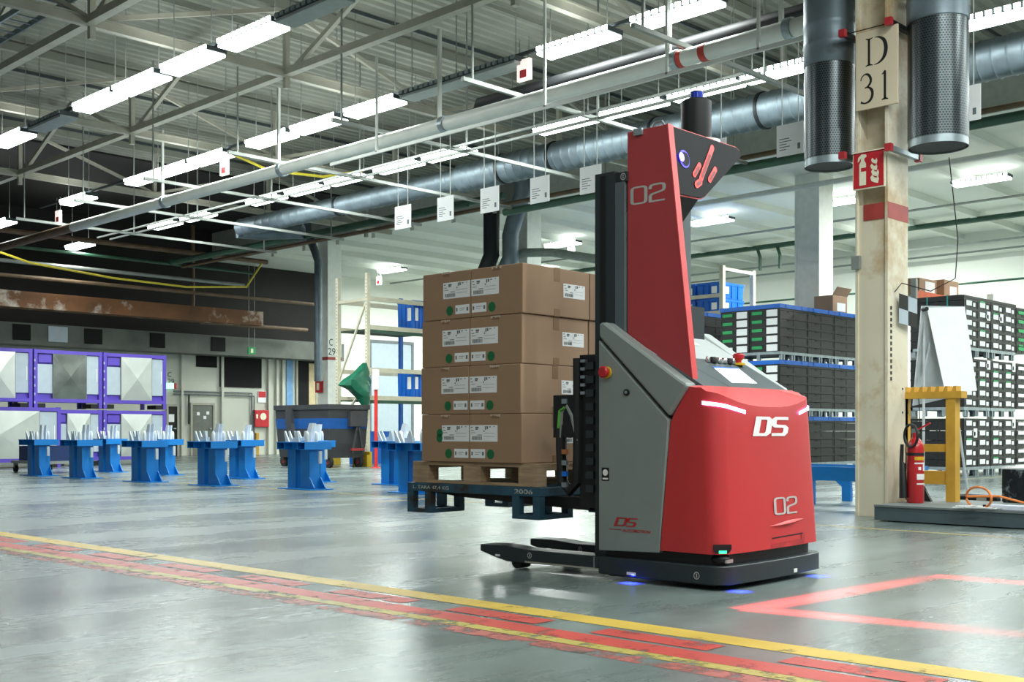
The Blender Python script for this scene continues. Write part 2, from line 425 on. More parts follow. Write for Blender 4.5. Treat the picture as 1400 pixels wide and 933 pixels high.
# rear: rusty box duct, brown pipes, grey ducts high on the back wall
tag(MB().box(8, 23.5, 35.7, 36.3, 4.72, 5.22).build('box_duct', M['rust']), 'rusty stained square duct running under the dark rear ceiling', 'duct')
tag(MB().tube([(6, 35.2, 5.6), (26.5, 35.2, 5.6)], .06, 8).build('pipe', M['pipe_brown']), 'thin brown pipe just above the rusty square duct', 'pipe')
tag(MB().box(5, 28.5, 37.5, 38.45, 3.72, 4.42).build('wall_duct', mat('duct_dark_grey', '62665F', .8, var=.25, scale=1.2)), 'grey insulated flat duct along the top of the rear wall', 'duct')  # darker, mottled grey than the other insulation
tag(MB().tube([(21.3, 36.8, 8.2), (21.3, 36.8, 5.2), (21.6, 36.8, 4.8), (26.2, 36.8, 4.8)], .07, 8).build('pipe', M['pipe_brown']), 'brown pipe bending down beside the rusty duct end', 'pipe')
for k, (zz, yv, r) in enumerate(((6.3, 34.0, .05), (6.6, 33.2, .08), (5.95, 34.6, .06))):
    tag(MB().tube([(0, yv, zz), (22, yv, zz)], r, 8).build('pipe', (M['pipe_green'], M['pipe_brown'], M['steel_grey'])[k]),
        ('slim green pipe crossing the dark rear ceiling', 'thick brown pipe crossing the dark rear ceiling', 'grey conduit crossing the dark rear ceiling')[k], 'pipe')
# back wall fittings
YW = 38.5
def wall_px(p0, p1):
    x0, z1 = ony(YW, p0[0], p0[1]); x1, z0 = ony(YW, p1[0], p1[1]); return x0, x1, z0, z1
def wallbox(name, p0, p1, m, d=.04, st=True, parent=None):
    x0, x1, z0, z1 = wall_px(p0, p1)
    o = MB().box(x0, x1, YW - d, YW + .02, max(z0, .01), z1).build(name, m, parent)
    return o
def door(name, p0, p1, m):
    x0, x1, z0, z1 = wall_px(p0, p1); z0 = 0.0
    o = struct(MB().box(x0, x1, YW - .05, YW, z0, z1).build(name, m))
    f = MB(); f.box(x0 - .08, x0, YW - .08, YW, z0, z1 + .08); f.box(x1, x1 + .08, YW - .08, YW, z0, z1 + .08); f.box(x0, x1, YW - .08, YW, z1, z1 + .08)
    f.build('door_frame', M['steel_cream'], o)
    MB().box(x1 - .16, x1 - .05, YW - .1, YW - .05, .98, 1.02).build('door_handle', M['galv'], o)
    return o
d1 = door('door_1', (262, 554), (290, 622), M['door_grey'])
for (a, c) in ((268, 566), (281, 565), (277, 571)):
    x, z = ony(YW, a, c); MB().box(x, x + .12, YW - .06, YW - .05, z - .06, z + .06).build('notice', M['paper'], d1)
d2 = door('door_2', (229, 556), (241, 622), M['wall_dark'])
x, z = ony(YW, 233, 572); MB().box(x - .1, x + .12, YW - .06, YW - .05, z - .14, z + .14).build('notice', M['paper'], d2)
struct(wallbox('window_1', (300, 474), (357, 531), M['dark_opening']))
struct(wallbox('window_2', (268, 474), (296, 503), M['dark_opening']))
o = door('door_3', (406, 489), (430, 622), M['dark_opening'])
wallbox('inner_door', (421, 497), (433, 622), M['door_tan'], .07, parent=o)
struct(wallbox('door_4', (391, 492), (400, 622), M['door_blue']))
for a, c in ((246, 476), (384, 476), (301, 476), (376, 476), (365, 476)):
    x0, x1, z0, z1 = wall_px((a, c), (a + 3, 622)); MB().box(x0, x1, YW - .12, YW, 0, 3.72).build('wall_rib', M['wall_back'], wall)
for pts in (((236, 535), (343, 538), (343, 604), (338, 604)), ((236, 539), (346, 542), (346, 606))):
    MB().tube([(ony(YW, a, c)[0], YW - .07, ony(YW, a, c)[1]) for a, c in pts], .03, 6).build('conduit', M['ink_grey'], wall)
MB().tube([(ony(YW, a, c)[0], YW - .07, ony(YW, a, c)[1]) for a, c in ((379, 477), (379, 556))], .035, 6).build('conduit', M['black'], wall)
MB().tube([(ony(YW, a, c)[0], YW - .07, ony(YW, a, c)[1]) for a, c in ((257, 540), (257, 580))], .03, 6).build('conduit', M['black'], wall)
stamp('wall_lettering', text2d('C'), lambda u, v: (ony(YW, 229 + 5 * u)[0], YW - .02, ony(YW, 231, 516 - 7 * v)[1]), M['ink'], wall)
stamp('wall_lettering', text2d('29'), lambda u, v: (ony(YW, 229 + 9 * u)[0], YW - .02, ony(YW, 231, 525 - 7 * v)[1]), M['ink'], wall)
for i, (a, c, e, g) in enumerate(((0, 448, 24, 466), (48, 446, 74, 466), (97, 444, 121, 466), (186, 450, 206, 466), (269, 453, 288, 466))):
    x0, x1, z0, z1 = wall_px((a, c), (e, g))
    g = MB().box(x0, x1, 37.46, 37.52, 3.85, 4.36).build('duct_hatch', M['dark_opening'] if i != 1 else M['panel_grey'], bpy.data.objects['wall_duct'])
def wall_item(name, label, cat, p0, p1, m, d=.15):
    x0, x1, z0, z1 = wall_px(p0, p1)
    t = thing(name, label, cat, ((x0 + x1) / 2, YW, z0)); wd, ht = (x1 - x0) / 2, z1 - z0
    MB().box(-wd, wd, -d, 0, 0, ht).build('body', m, t, bevel=.01); return t, wd, ht, d
t, wd, ht, d = wall_item('hose_cabinet', 'red fire hose cabinet on the rear wall', 'cabinet', (346, 561), (365, 584), M['fire_red'])
MB().disc((.05, -d - .004, ht * .62), .14, (0, -1, 0)).build('emblem', M['fire_cream'], t, fix=False)
MB().box(-wd * .85, -wd * .6, -d - .004, -d, ht * .5, ht * .75).build('sticker', M['fire_cream'], t)
t, wd, ht, d = wall_item('fire_notice', 'small red and white fire sign above the hose cabinet', 'sign', (352, 535), (363, 551), M['paper'], .04)
MB().box(-wd * .9, wd * .9, -d - .004, -d, ht * .45, ht * .98).build('symbol', M['fire_red'], t)
t, wd, ht, d = wall_item('floor_post', 'short yellow guard post at the foot of the rear wall', 'post', (348, 592), (352, 622), M['wood_yellow'], .12)
t, wd, ht, d = wall_item('exit_lamp', 'small glowing exit lamp beside the purple containers', 'lamp', (227, 524), (236, 532), M['exit_glow'], .1)
MB().box(wd, wd + .1, -d, 0, 0, ht).build('end_cap', M['fire_red'], t)
# ================================================================ pillars
def pillar_H(x0, x1, y0, y1, z1, m):
    """Steel column: two flanges facing -y/+y, web between them, cover plate in the lower recess."""
    o = thing('pillar', '', 'pillar', ((x0 + x1) / 2, (y0 + y1) / 2, 0)); o['kind'] = 'structure'
    hx, hy = (x1 - x0) / 2, (y1 - y0) / 2
    return o, hx, hy
px0, px1, py0, py1 = 11.34, 11.80, 5.65, 6.02
pil, hx, hy = pillar_H(px0, px1, py0, py1, 8.4, M['pillar']); pil['label'] = 'cream painted steel pillar carrying the D 31 sign and a fire extinguisher'
MB().box(-hx, hx, -hy, -hy + .035, 0, 8.4).build('flange', M['pillar'], pil, bevel=.004)
MB().box(-hx, hx, hy - .035, hy, 0, 8.4).build('flange', M['pillar'], pil, bevel=.004)
MB().box(-.03, .03, -hy + .035, hy - .035, 0, 8.4).build('web', M['pillar'], pil)
MB().box(-hx + .02, -.03, -hy + .035, hy - .035, 0, 3.3).build('cover_plate', M['pillar'], pil)
MB().box(-hx + .012, -hx + .02, -hy + .05, hy - .09, 3.13, 3.30).build('band', M['band_red'], pil)
MB().box(-hx - .001, hx + .001, -hy - .003, -hy, 3.13, 3.30).build('band', M['band_red'], pil)
MB().tube([(-hx - .01, hy - .03, 2.75), (-hx - .01, hy - .03, 3.6), (-hx + .05, hy - .02, 3.9), (-hx + .05, hy - .02, 7.0)], .018, 6).build('conduit', M['pillar'], pil)
MB().box(-hx - .05, -hx, hy - .07, hy + .02, 2.62, 2.76).build('junction_box', M['steel_grey'], pil)
for k in range(13):   # row of dark holes stencilled down the edge
    MB().cbox((-hx + .07, -hy - .002, 1.45 + k * .062), (.03, .006, .036)).build('slot', M['ink'], pil)
for (a, z) in ((.1, 1.1), (.22, 1.1), (.1, 1.35), (.22, 1.35)): MB().cbox((a, -hy - .002, z), (.02, .006, .02)).build('bolt_hole', M['ink'], pil)
for k, (xv, yv, hw) in enumerate(((23.6, 31.86, .285), (23.6, 22.6, .285), (25.95, 14.9, .34))):
    p = thing('pillar', ('cream pillar marked C 29 beside the grey wheeled skip', 'cream pillar behind the stack of cardboard boxes', 'plain white pillar rising behind the black crates')[k], 'pillar', (xv, yv, 0)); p['kind'] = 'structure'
    m = M['pillar_white']
    MB().box(-hw, hw, -hw, -hw + .05, 0, 7.3).build('flange', m, p); MB().box(-hw, hw, hw - .05, hw, 0, 7.3).build('flange', m, p)
    MB().box(-hw + .02, hw - .02, -hw + .05, hw - .05, 0, 7.3).build('web', m, p)
    if k == 0:
        MB().box(-.29, .29, -.29, -.285, 3.3, 3.4).build('band', M['band_red'], p); MB().box(-.29, -.285, -.285, .285, 3.3, 3.4).build('band', M['band_red'], p)
        stamp('lettering', text2d('C'), lambda u, v: (-.23 + .15 * u, -.289, 3.78 + .23 * v), M['ink'], p)
        stamp('lettering', text2d('29'), lambda u, v: (-.27 + .30 * u, -.289, 3.47 + .23 * v), M['ink'], p)
        MB().box(-.36, -.285, -.02, .32, 2.21, 2.61).build('alarm_box', M['fire_red'], p); MB().box(-.37, -.36, .09, .23, 2.29, 2.53).build('alarm_label', M['fire_cream'], p)
        MB().box(-.1, .03, -.305, -.285, 1.19, 1.41).build('plate', M['fire_red'], p)
# ---------------------------------------------------------------- D 31 sign and fire sign
xs = 11.30
t = thing('bay_sign', 'cream D 31 bay sign strapped to the pillar', 'sign', (xs, 5.75, 4.29))
MB().box(-.012, .012, -.235, .235, 0, .82).build('board', M['sign_cream'], t, bevel=.003)
def serif(lines, u0, u1, v0, v1, nm):   # u runs to the reader's right which is -y
    sm = []
    for Ln in lines:   # round the strokes off
        P = [tuple(p) if len(p) > 2 else tuple(p) + (.1,) for p in Ln]; out = []
        for i in range(len(P) - 1):
            p0, p1, p2, p3 = P[max(i - 1, 0)], P[i], P[i + 1], P[min(i + 2, len(P) - 1)]
            for k in range(5):
                q = k / 5; out.append(tuple(.5 * (2 * b_ + (c_ - a_) * q + (2 * a_ - 5 * b_ + 4 * c_ - d_) * q * q + (3 * b_ - a_ - 3 * c_ + d_) * q ** 3) for a_, b_, c_, d_ in zip(p0, p1, p2, p3)))
        sm.append(out + [P[-1]])
    g = strokes2d(sm, .1)
    stamp(nm, g, lambda u, v: (-.0135, .235 - .47 * (u0 + (u1 - u0) * u), .82 * (v0 + (v1 - v0) * v)), M['ink'], t)
serif([[(.18, .03, .10), (.18, .97, .10)], [(.04, .0, .03), (.18, .035, .06), (.34, .0, .03)], [(.04, 1.0, .03), (.18, .965, .06), (.34, 1.0, .03)],
       [(.42, .99, .02), (.60, .97, .06), (.78, .86, .12), (.87, .70, .15), (.90, .5, .16), (.86, .30, .15), (.76, .14, .11), (.58, .03, .06), (.40, .0, .02)]], .22, .78, .55, .90, 'letter')
serif([[(.06, .80, .07), (.10, .90, .05), (.30, 1.0, .05), (.52, .96, .10), (.66, .80, .14), (.62, .66, .12), (.46, .56, .06), (.30, .52, .03)],
       [(.30, .54, .03), (.55, .52, .07), (.74, .38, .15), (.74, .20, .15), (.58, .05, .10), (.30, .0, .05), (.06, .06, .09)]], .10, .50, .08, .45, 'digit')
serif([[(.5, .98, .16), (.5, .02, .16)], [(.30, .88, .03), (.42, .92, .06), (.5, .99, .06)], [(.28, .0, .03), (.5, .03, .07), (.72, .0, .03)]], .52, .88, .08, .45, 'digit')
t = thing('fire_sign', 'red fire extinguisher sign with flame below the D 31 sign', 'sign', (xs - .02, 5.83, 3.45))
MB().box(-.01, .01, -.18, .18, 0, .40).build('board', M['fire_cream'], t)
MB().box(-.014, -.01, -.168, .168, .012, .388).build('red_field', M['fire_red'], t)
fm = lambda u, v: (-.016, .16 - .32 * u, .40 * v)
stamp('extinguisher_symbol', ([(.18, .10), (.42, .10), (.42, .66), (.36, .74), (.36, .80), (.44, .84), (.42, .90), (.26, .92), (.14, .84), (.12, .72), (.17, .74), (.24, .82), (.24, .74), (.18, .66)], [tuple(range(14))]), fm, M['fire_cream'], t)
stamp('symbol_hose_label', ([(.24, .46), (.42, .46), (.42, .56), (.24, .56)], [(0, 1, 2, 3)]), lambda u, v: (-.0165, .16 - .32 * u, .40 * v), M['fire_red'], t)
fl = lambda dx, dy, s: ([(dx + s * a, dy + s * c) for a, c in ((.0, .55), (.12, .25), (.42, .1), (.85, .0), (.95, .35), (.8, .7), (.7, .45), (.45, .5), (.2, .75))], [tuple(range(9))])
for k in range(4): stamp('flame', fl(.57 + .03 * (k % 2), .10 + .17 * k, .32 - .03 * k), fm, M['fire_cream'], t)
for k, (yv, zz) in enumerate(((5.6, 5.13), (5.6, 3.83))):
    t = thing('clamp_rail', ('black clamp rail above the D 31 sign', 'black clamp rail above the fire extinguisher sign')[k], 'clamp', (11.25, yv, zz))
    MB().bar((0, -.02, 0), (.62, -.02, 0), .05, .05).build('rail', M['galv' if k else 'black'], t)
    MB().cbox((-.03, -.02, 0), (.06, .07, .075)).build('end_cap', M['cap_red'], t); MB().cbox((.65, -.02, 0), (.06, .07, .075)).build('end_cap', M['cap_red'], t)
    MB().tube([(.02, 0, .0), (.02, .48, .0)], .006, 5).build('tie_rod', M['black'], t)
    MB().bar((0, .5, 0), (.6, .5, 0), .05, .05).build('rail', M['black'], t); MB().cbox((-.03, .5, 0), (.06, .07, .075)).build('end_cap', M['cap_red'], t)
# ---------------------------------------------------------------- perforated air diffusers on both sides of the pillar
def perf_mat():
    m = bpy.data.materials.new('perforated_sheet'); m.use_nodes = True; nt = m.node_tree; L = nt.links.new; b = nt.nodes['Principled BSDF']
    tc = nd(nt, 'ShaderNodeTexCoord'); sp = nd(nt, 'ShaderNodeSeparateXYZ'); L(tc.outputs['Object'], sp.inputs[0])
    at = nd(nt, 'ShaderNodeMath', operation='ARCTAN2'); L(sp.outputs['Y'], at.inputs[0]); L(sp.outputs['X'], at.inputs[1])
    rows = nd(nt, 'ShaderNodeMath', operation='MULTIPLY'); L(sp.outputs['Z'], rows.inputs[0]); rows.inputs[1].default_value = 40.0
    fl_ = nd(nt, 'ShaderNodeMath', operation='FLOOR'); L(rows.outputs[0], fl_.inputs[0])
    md = nd(nt, 'ShaderNodeMath', operation='MULTIPLY'); L(fl_.outputs[0], md.inputs[0]); md.inputs[1].default_value = .5
    ua = nd(nt, 'ShaderNodeMath', operation='MULTIPLY_ADD'); L(at.outputs[0], ua.inputs[0]); ua.inputs[1].default_value = 10.0; L(md.outputs[0], ua.inputs[2])
    fu = nd(nt, 'ShaderNodeMath', operation='FRACT'); L(ua.outputs[0], fu.inputs[0]); fv = nd(nt, 'ShaderNodeMath', operation='FRACT'); L(rows.outputs[0], fv.inputs[0])
    cb = nd(nt, 'ShaderNodeCombineXYZ'); L(fu.outputs[0], cb.inputs[0]); L(fv.outputs[0], cb.inputs[1])
    ds = nd(nt, 'ShaderNodeVectorMath', operation='DISTANCE'); L(cb.outputs[0], ds.inputs[0]); ds.inputs[1].default_value = (.5, .5, 0)
    lt = nd(nt, 'ShaderNodeMath', operation='LESS_THAN'); L(ds.outputs['Value'], lt.inputs[0]); lt.inputs[1].default_value = .36
    mx = nd(nt, 'ShaderNodeMix', data_type='RGBA'); L(lt.outputs[0], mx.inputs['Factor']); mx.inputs['A'].default_value = lin('565F63') + (1,); mx.inputs['B'].default_value = lin('0C0E0F') + (1,)
    L(mx.outputs['Result'], b.inputs['Base Color'])
    me = nd(nt, 'ShaderNodeMath', operation='MULTIPLY_ADD'); L(lt.outputs[0], me.inputs[0]); me.inputs[1].default_value = -.7; me.inputs[2].default_value = .7; L(me.outputs[0], b.inputs['Metallic'])
    b.inputs['Roughness'].default_value = .3
    return m
PERF = perf_mat()
for k, (yv, R, zb, zt) in enumerate(((6.45, .272, 3.80, 4.92), (5.215, .300, 3.80, 5.10))):
    t = thing('air_diffuser', ('hanging perforated round air diffuser against the crate side of the D 31 pillar', 'larger hanging perforated round air diffuser beyond the D 31 sign edge')[k], 'vent', (11.57, yv, zb), group='perforated air diffusers')
    MB().lathe((0, 0, 0), [(R * .985, .02), (R * .985, .12)], 40, caps=False).build('rim', M['galv'], t, smooth=True)
    MB().lathe((0, 0, 0), [(R * .93, .035), (R * .2, .04), (.001, .04)], 40, caps=False).build('bottom_plate', M['perf_dark'], t, smooth=True)
    MB().lathe((0, 0, 0), [(R, .10), (R, zt - zb)], 48, caps=False).build('perforated_drum', PERF, t, smooth=True)
    h = zt - zb; pr = [(R * 1.0, h), (R * 1.03, h + .01), (R * 1.03, h + .2), (R * 1.06, h + .22), (R * 1.03, h + .25), (R * 1.03, h + .42), (R * 1.06, h + .44), (R * 1.03, h + .47), (R * 1.03, 3.4)]
    MB().lathe((0, 0, 0), pr, 40, caps=False).build('sleeve', M['duct_steel'], t, smooth=True)
# ================================================================ ceiling light rows
def make_fixture(lit=True):
    t = thing('ceiling_light', '', 'light')
    MB().box(-.17, .17, -.70, .70, .05, .12).build('housing', M['fixture'], t)
    MB().box(-.165, .165, -.68, .68, 0, .05).build('diffuser', M['lamp'] if lit else M['unlit'], t, bevel=.012)
    s = MB()
    for k in range(11): s.box(-.19, -.17, -.69 + .127 * k, -.69 + .127 * k + .085, .06, .12)
    stuff(s.build('lens_row', M['lamp'] if lit else M['galv'], t))
    for yv in (-.55, .55): MB().bar((0, yv, .12), (0, yv, 1.88), .012, .012).build('hanger', M['steel_grey'], t)
    return t
FIX = {True: make_fixture(True), False: make_fixture(False)}
used = {True: False, False: False}
NUM = ['first', 'second', 'third', 'fourth', 'fifth', 'sixth', 'seventh', 'eighth', 'ninth', 'tenth', 'eleventh', 'twelfth', 'thirteenth', 'fourteenth']
def lamp(x, yv, z, label, group, lit=True, power=1.0, up=0.0):
    t = FIX[lit] if not used[lit] else copy_tree(FIX[lit]); used[lit] = True
    t.location = (x, yv, z); tag(t, label, 'light', group)
    if lit:
        d = bpy.data.lights.new('lamp_light', 'AREA'); d.shape = 'RECTANGLE'; d.size = .3; d.size_y = 1.4; d.energy = LAMP_W * power; d.color = LAMP_COL
        if up:
            e = bpy.data.lights.new('added_uplight', 'AREA'); e.shape = 'RECTANGLE'; e.size = .3; e.size_y = 1.4; e.energy = LAMP_W * up; e.color = LAMP_COL  # added upward light that brightens the ceiling above the closed housing
            q = bpy.data.objects.new('added_uplight', e); COL.objects.link(q); q.parent = t; q.location = (0, 0, .14); q.rotation_euler = (math.pi, 0, 0)
        l = bpy.data.objects.new('lamp_light', d); COL.objects.link(l); l.parent = t; l.location = (0, 0, -.012)
    return t
rows = {
 'A': (9.18, 6.5, [(-8, 47), (107, 168), (162, 228), (228, 300), (307, 388)], 'long lit lamp in the highest row', 'lamps in the highest row'),
 'B': (12.7, 6.5, [(-18, 22), (86, 130), (172, 228), (218, 262), (258, 322), (342, 403), (403, 470), (477, 550), (743, 841), (870, 985)], 'lit lamp above the thick white pipe', 'lamps above the white pipe'),
 'C': (15.9, 6.5, [(93, 127), (203, 250), (247, 297), (337, 393), (390, 450), (447, 507), (515, 577), (575, 655), (733, 815), (822, 912), (920, 1012), (1037, 1103), (1322, 1420)], 'lit lamp in the row along the grey spiral duct', 'lamps along the spiral duct'),
 'D': (28.3, 7.0, [(515, 558), (740, 800), (945, 1002), (1135, 1170), (1297, 1388)], 'lit lamp under the low white ceiling', 'lamps under the low ceiling')}
for key, (xr, zr, spans, lab, grp) in rows.items():
    for i, (a, c) in enumerate(spans):
        ym = (onx(xr, a)[0] + onx(xr, c)[0]) / 2
        lamp(xr, ym, zr, f'{lab}, {NUM[i]} from the dark far end', grp, power=1.0 if key != 'D' else 7.0, up=.26 if key != 'D' else .5)
rown = {9.18: 'near end of the highest row', 12.7: 'near end of the white pipe row', 5.6: 'added row over the painted lane', 2.0: 'added row over the camera', -1.6: 'added row behind the camera', 15.9: 'near end of the spiral duct row', 28.3: 'near end of the low ceiling row', 19.4: 'added row by the low ceiling edge', 31.5: 'added low ceiling row by the side wall', 33.0: 'low bay, added behind the cardboard boxes', 33.2: 'low bay, added behind the D 31 pillar'}
# rows continue unseen; more lamps added to light the forklift, crates and bay
for xr, ys in ((9.18, (2.8, -.2, -3.2)), (12.7, (1.2, -2.0)), (5.6, (-5.0, -2.0, 1.0, 12.5)), (2.0, (-4.0, -.5)), (-1.6, (-3.0, 6.0)), (15.9, (1.5, -2.0)), (19.4, (6.2, 3.2, .2, -2.8)), (28.3, (2.5, -1.0)), (31.5, (7.0, 3.0)), (33.0, (33.2, 30.4)), (33.2, (16.7,))):
    for i, yv in enumerate(ys):
        lamp(xr, yv, 6.5 if xr < 20 else 7.0, f'ceiling lamp out of view, {NUM[i]} in the {rown[xr]}', 'lamps out of the picture', power=(1.7 if yv < 4 else 1.0) if xr < 20 else 9.0, up=.0 if xr < 20 else .2)
for i, (xr, a, c) in enumerate(((9.18, 392, 470), (12.7, 556, 632), (12.7, 632, 712), (9.18, 52, 92))):
    ym = (onx(xr, a)[0] + onx(xr, c)[0]) / 2
    lamp(xr, ym, 6.5, ('unlit lamp at the near end of the highest row', 'unlit lamp after the gap above the white pipe', 'unlit lamp next to a lit exit sign', 'unlit lamp in the far part of the highest row')[i], 'unlit lamps', lit=False)
for xr in (9.18, 12.7, 15.9):
    MB().bar((xr, -5, 6.66), (xr, 29.5, 6.66), .05, .05).build('lamp_track', M['fixture'], ceiling)
# small lit exit signs hung under the lamp rows
for i, (xr, a, c, zz) in enumerate(((12.7, 717, 96, 0), (12.7, 307, 229, 0), (12.7, 80, 297, 0), (28.3, 518, 384, 0), (28.3, 781, 345, 0))):
    yv, z = onx(xr, a, c)
    t = thing('exit_sign', ('small lit pictogram sign hanging beside the unlit lamp', 'small lit pictogram sign under the lamp near the yellow cable', 'small lit pictogram sign far back under the dark roof', 'small lit sign hanging near the cream rack', 'small lit sign behind the top cardboard boxes')[i], 'sign', (xr, yv, z), group='small lit signs')
    MB().box(-.03, .03, -.13, .13, -.16, .16).build('panel', M['sign_lit'], t); MB().box(-.034, -.03, -.07, .07, -.12, .0).build('symbol', M['cap_red'], t)
    MB().bar((0, -.1, .16), (0, -.1, .5), .012, .012).build('hanger', M['steel_grey'], t); MB().bar((0, .1, .16), (0, .1, .5), .012, .012).build('hanger', M['steel_grey'], t)
yv = 36.9; xg, zg = ony(yv, 344, 480)
t = thing('exit_sign', 'green exit sign hanging before the black opening in the rear wall', 'sign', (xg, yv, zg))
MB().box(-.16, .16, -.03, .03, -.13, .13).build('panel', M['exit_green'], t); MB().box(-.05, .05, -.034, -.03, -.08, .08).build('symbol', M['fire_cream'], t)
for s in (-.12, .12): MB().bar((s, 0, .13), (s, 0, 8.33 - zg), .012, .012).build('hanger', M['steel_grey'], t)
# ================================================================ pipes and ducts under the roof
def pipe(pts, r, m, label, n=12, name='pipe'):
    return tag(MB().tube(pts, r, n).build(name, m, smooth=True), label, 'pipe' if name == 'pipe' else 'duct')
t = thing('white_pipe', 'thick white pipe with red bands running the length of the hall', 'pipe', (12.4, 0, 5.8))
MB().tube([(0, -6, 0), (0, onx(12.4, 100)[0], 0)], .11, 16).build('pipe_run', M['pipe_white'], t, smooth=True)
MB().tube([(0, onx(12.4, 100)[0], 0), (0, 34, 0)], .105, 12).build('rusty_end', M['pipe_brown'], t, smooth=True)
for a in (931, 964): 
    yv = onx(12.4, a)[0]; MB().tube([(0, yv - .05, 0), (0, yv + .05, 0)], .115, 16).build('band', M['pipe_red'], t, smooth=True)
for a in (226, 386, 608, 925, 1080):
    yv = onx(12.4, a)[0]; MB().tube([(0, yv - .05, 0), (0, yv + .05, 0)], .135, 16).build('coupling', M['galv'], t, smooth=True)
    MB().bar((0, yv + .12, .1), (0, yv + .12, 1.55), .05, .05).build('hanger', M['pipe_white'], t)
pipe([(13.0, -6, 6.22), (13.0, onx(13.0, 655)[0], 6.22), (13.0, onx(13.0, 648)[0], 5.9)], .09, M['pipe_black'], 'black insulated pipe above the white pipe')
pipe([(13.3, -6, 6.28), (13.3, 12, 6.28)], .04, M['pipe_white'], 'slim pale conduit beside the black insulated pipe', 8)
# spiral duct
t = thing('spiral_duct', 'large grey ribbed spiral duct under the roof', 'duct', (17.0, 0, 6.35))
rs = []; yv = -4.0; yend = onx(17.0, 640)[0]
def ring(yc, r, n=28): return [(r * math.cos(2 * math.pi * k / n), yc, r * math.sin(2 * math.pi * k / n)) for k in range(n)]
while yv < yend:
    rs += [ring(yv, .295), ring(yv + .16, .295), ring(yv + .18, .31), ring(yv + .20, .295)]; yv += .22
MB().rings(rs).build('wide_run', M['duct_steel'], t, smooth=60)
rs = []; yv = yend - .1; y2 = onx(17.0, 330)[0]
while yv < y2:
    rs += [ring(yv, .23), ring(yv + .26, .23), ring(yv + .28, .242), ring(yv + .30, .23)]; yv += .32
MB().rings(rs).build('narrow_run', M['duct_steel'], t, smooth=60)
for a in (1045, 900, 760, 690, 465):
    yv = onx(17.0, a)[0]; MB().tube([(0, yv - .03, 0), (0, yv + .03, 0)], .32 if a > 640 else .25, 24).build('clamp_ring', M['perf_dark'], t, smooth=True)
for a in (1000, 850, 700, 560, 430):
    yv = onx(17.0, a)[0]; MB().bar((0, yv, .2), (0, yv, 1.9), .02, .02).build('hanger', M['steel_grey'], t)
pipe([(18.3, onx(17.0, 330)[0] - 1, 6.3), (17.6, onx(17.0, 330)[0], 6.3), (17.0, onx(17.0, 330)[0] + .2, 6.3)], .2, M['duct_steel'], 'short round duct branching off the far end of the spiral duct', 14, 'branch_duct')
pipe([(18.7, -6, 5.9), (18.7, onx(18.7, 690)[0], 5.9)], .085, M['pipe_green'], 'dark green pipe passing behind the red tower', 10)
pipe([(18.9, onx(18.9, 690)[0], 6.35), (18.9, 34, 6.35)], .085, M['pipe_green'], 'dark green pipe running behind the hanging paper signs', 10)
pipe([(19.3, -4, 6.25), (19.3, 34, 6.25)], .05, M['pipe_brown'], 'thin brown pipe beside the dark green pipe', 8)
pipe([(18.4, onx(18.4, 640)[0], 6.15), (18.4, 33, 6.15)], .045, M['pipe_green'], 'thin green pipe below the spiral duct', 8)
pipe([(33.5, 4, 7.07), (33.5, 37, 7.07)], .085, M['pipe_green'], 'green pipe high along the white side wall', 8)
for a in (1035, 1062):
    yv = onx(33.5, a)[0]; MB().tube([(33.5, yv, 7.07), (33.5, yv - .12, 6.75), (33.5, yv - .12, 6.3)], .06, 6).build('pipe_bend', M['pipe_green'], [o for o in bpy.data.objects if o.get('label', '').startswith('green pipe high')][0])
for k, (xv, zz) in enumerate(((35.3, 6.7), (36.4, 6.6), (30.5, 7.0))):
    pipe([(xv, 4, zz), (xv, 37, zz)], .035, M['steel_grey'], ('upper slim grey conduit by the white side wall', 'lower slim grey conduit by the white side wall', 'slim grey conduit between low ceiling lamps')[k], 6)
pipe([(25.2, 3, 6.9), (25.2, onx(25.2, 885)[0], 6.9)], .07, M['pipe_white'], 'white pipe under the edge of the low ceiling', 8)
# drop ducts beside the pillars
def drop(px, x, r, z0, z1, label, bend):
    yv = onx(x, px)[0]
    return pipe([(x + bend[0], yv + bend[1], 8.38), (x + bend[0], yv + bend[1], z1 + .35), (x + bend[0] * .7, yv + bend[1] * .7, z1 + .05), (x + bend[0] * .3, yv + bend[1] * .3, z1 - .35), (x, yv, z1 - .7), (x, yv, z0)], r, M['duct_steel'], label, 16, 'drop_duct')
drop(435, 22.7, .13, 2.55, 7.2, 'galvanised drop duct beside the C 29 pillar', (0, .6))
drop(698, 22.6, .23, 3.6, 7.0, 'galvanised drop duct behind the cardboard boxes', (.0, -.45))
pipe([(22.5, onx(22.5, 672)[0], 8.38), (22.5, onx(22.5, 672)[0], 5.8), (22.5, onx(22.5, 672)[0] + .35, 5.2)], .23, M['perf_dark'], 'dark elbow duct beside the galvanised drop duct', 14, 'drop_duct')
pts = [(23.0, 23.2, 4.9), (23.0, 23.1, 5.4), (23.05, 22.9, 5.75), (23.1, 22.2, 5.85), (23.3, 21.4, 5.8), (24.0, 20.0, 5.5), (24.0, onx(24.0, 885)[0], 5.4)]
pipe(pts, .125, M['insulation'], 'pale insulated pipe bending round the pillar behind the boxes', 12)
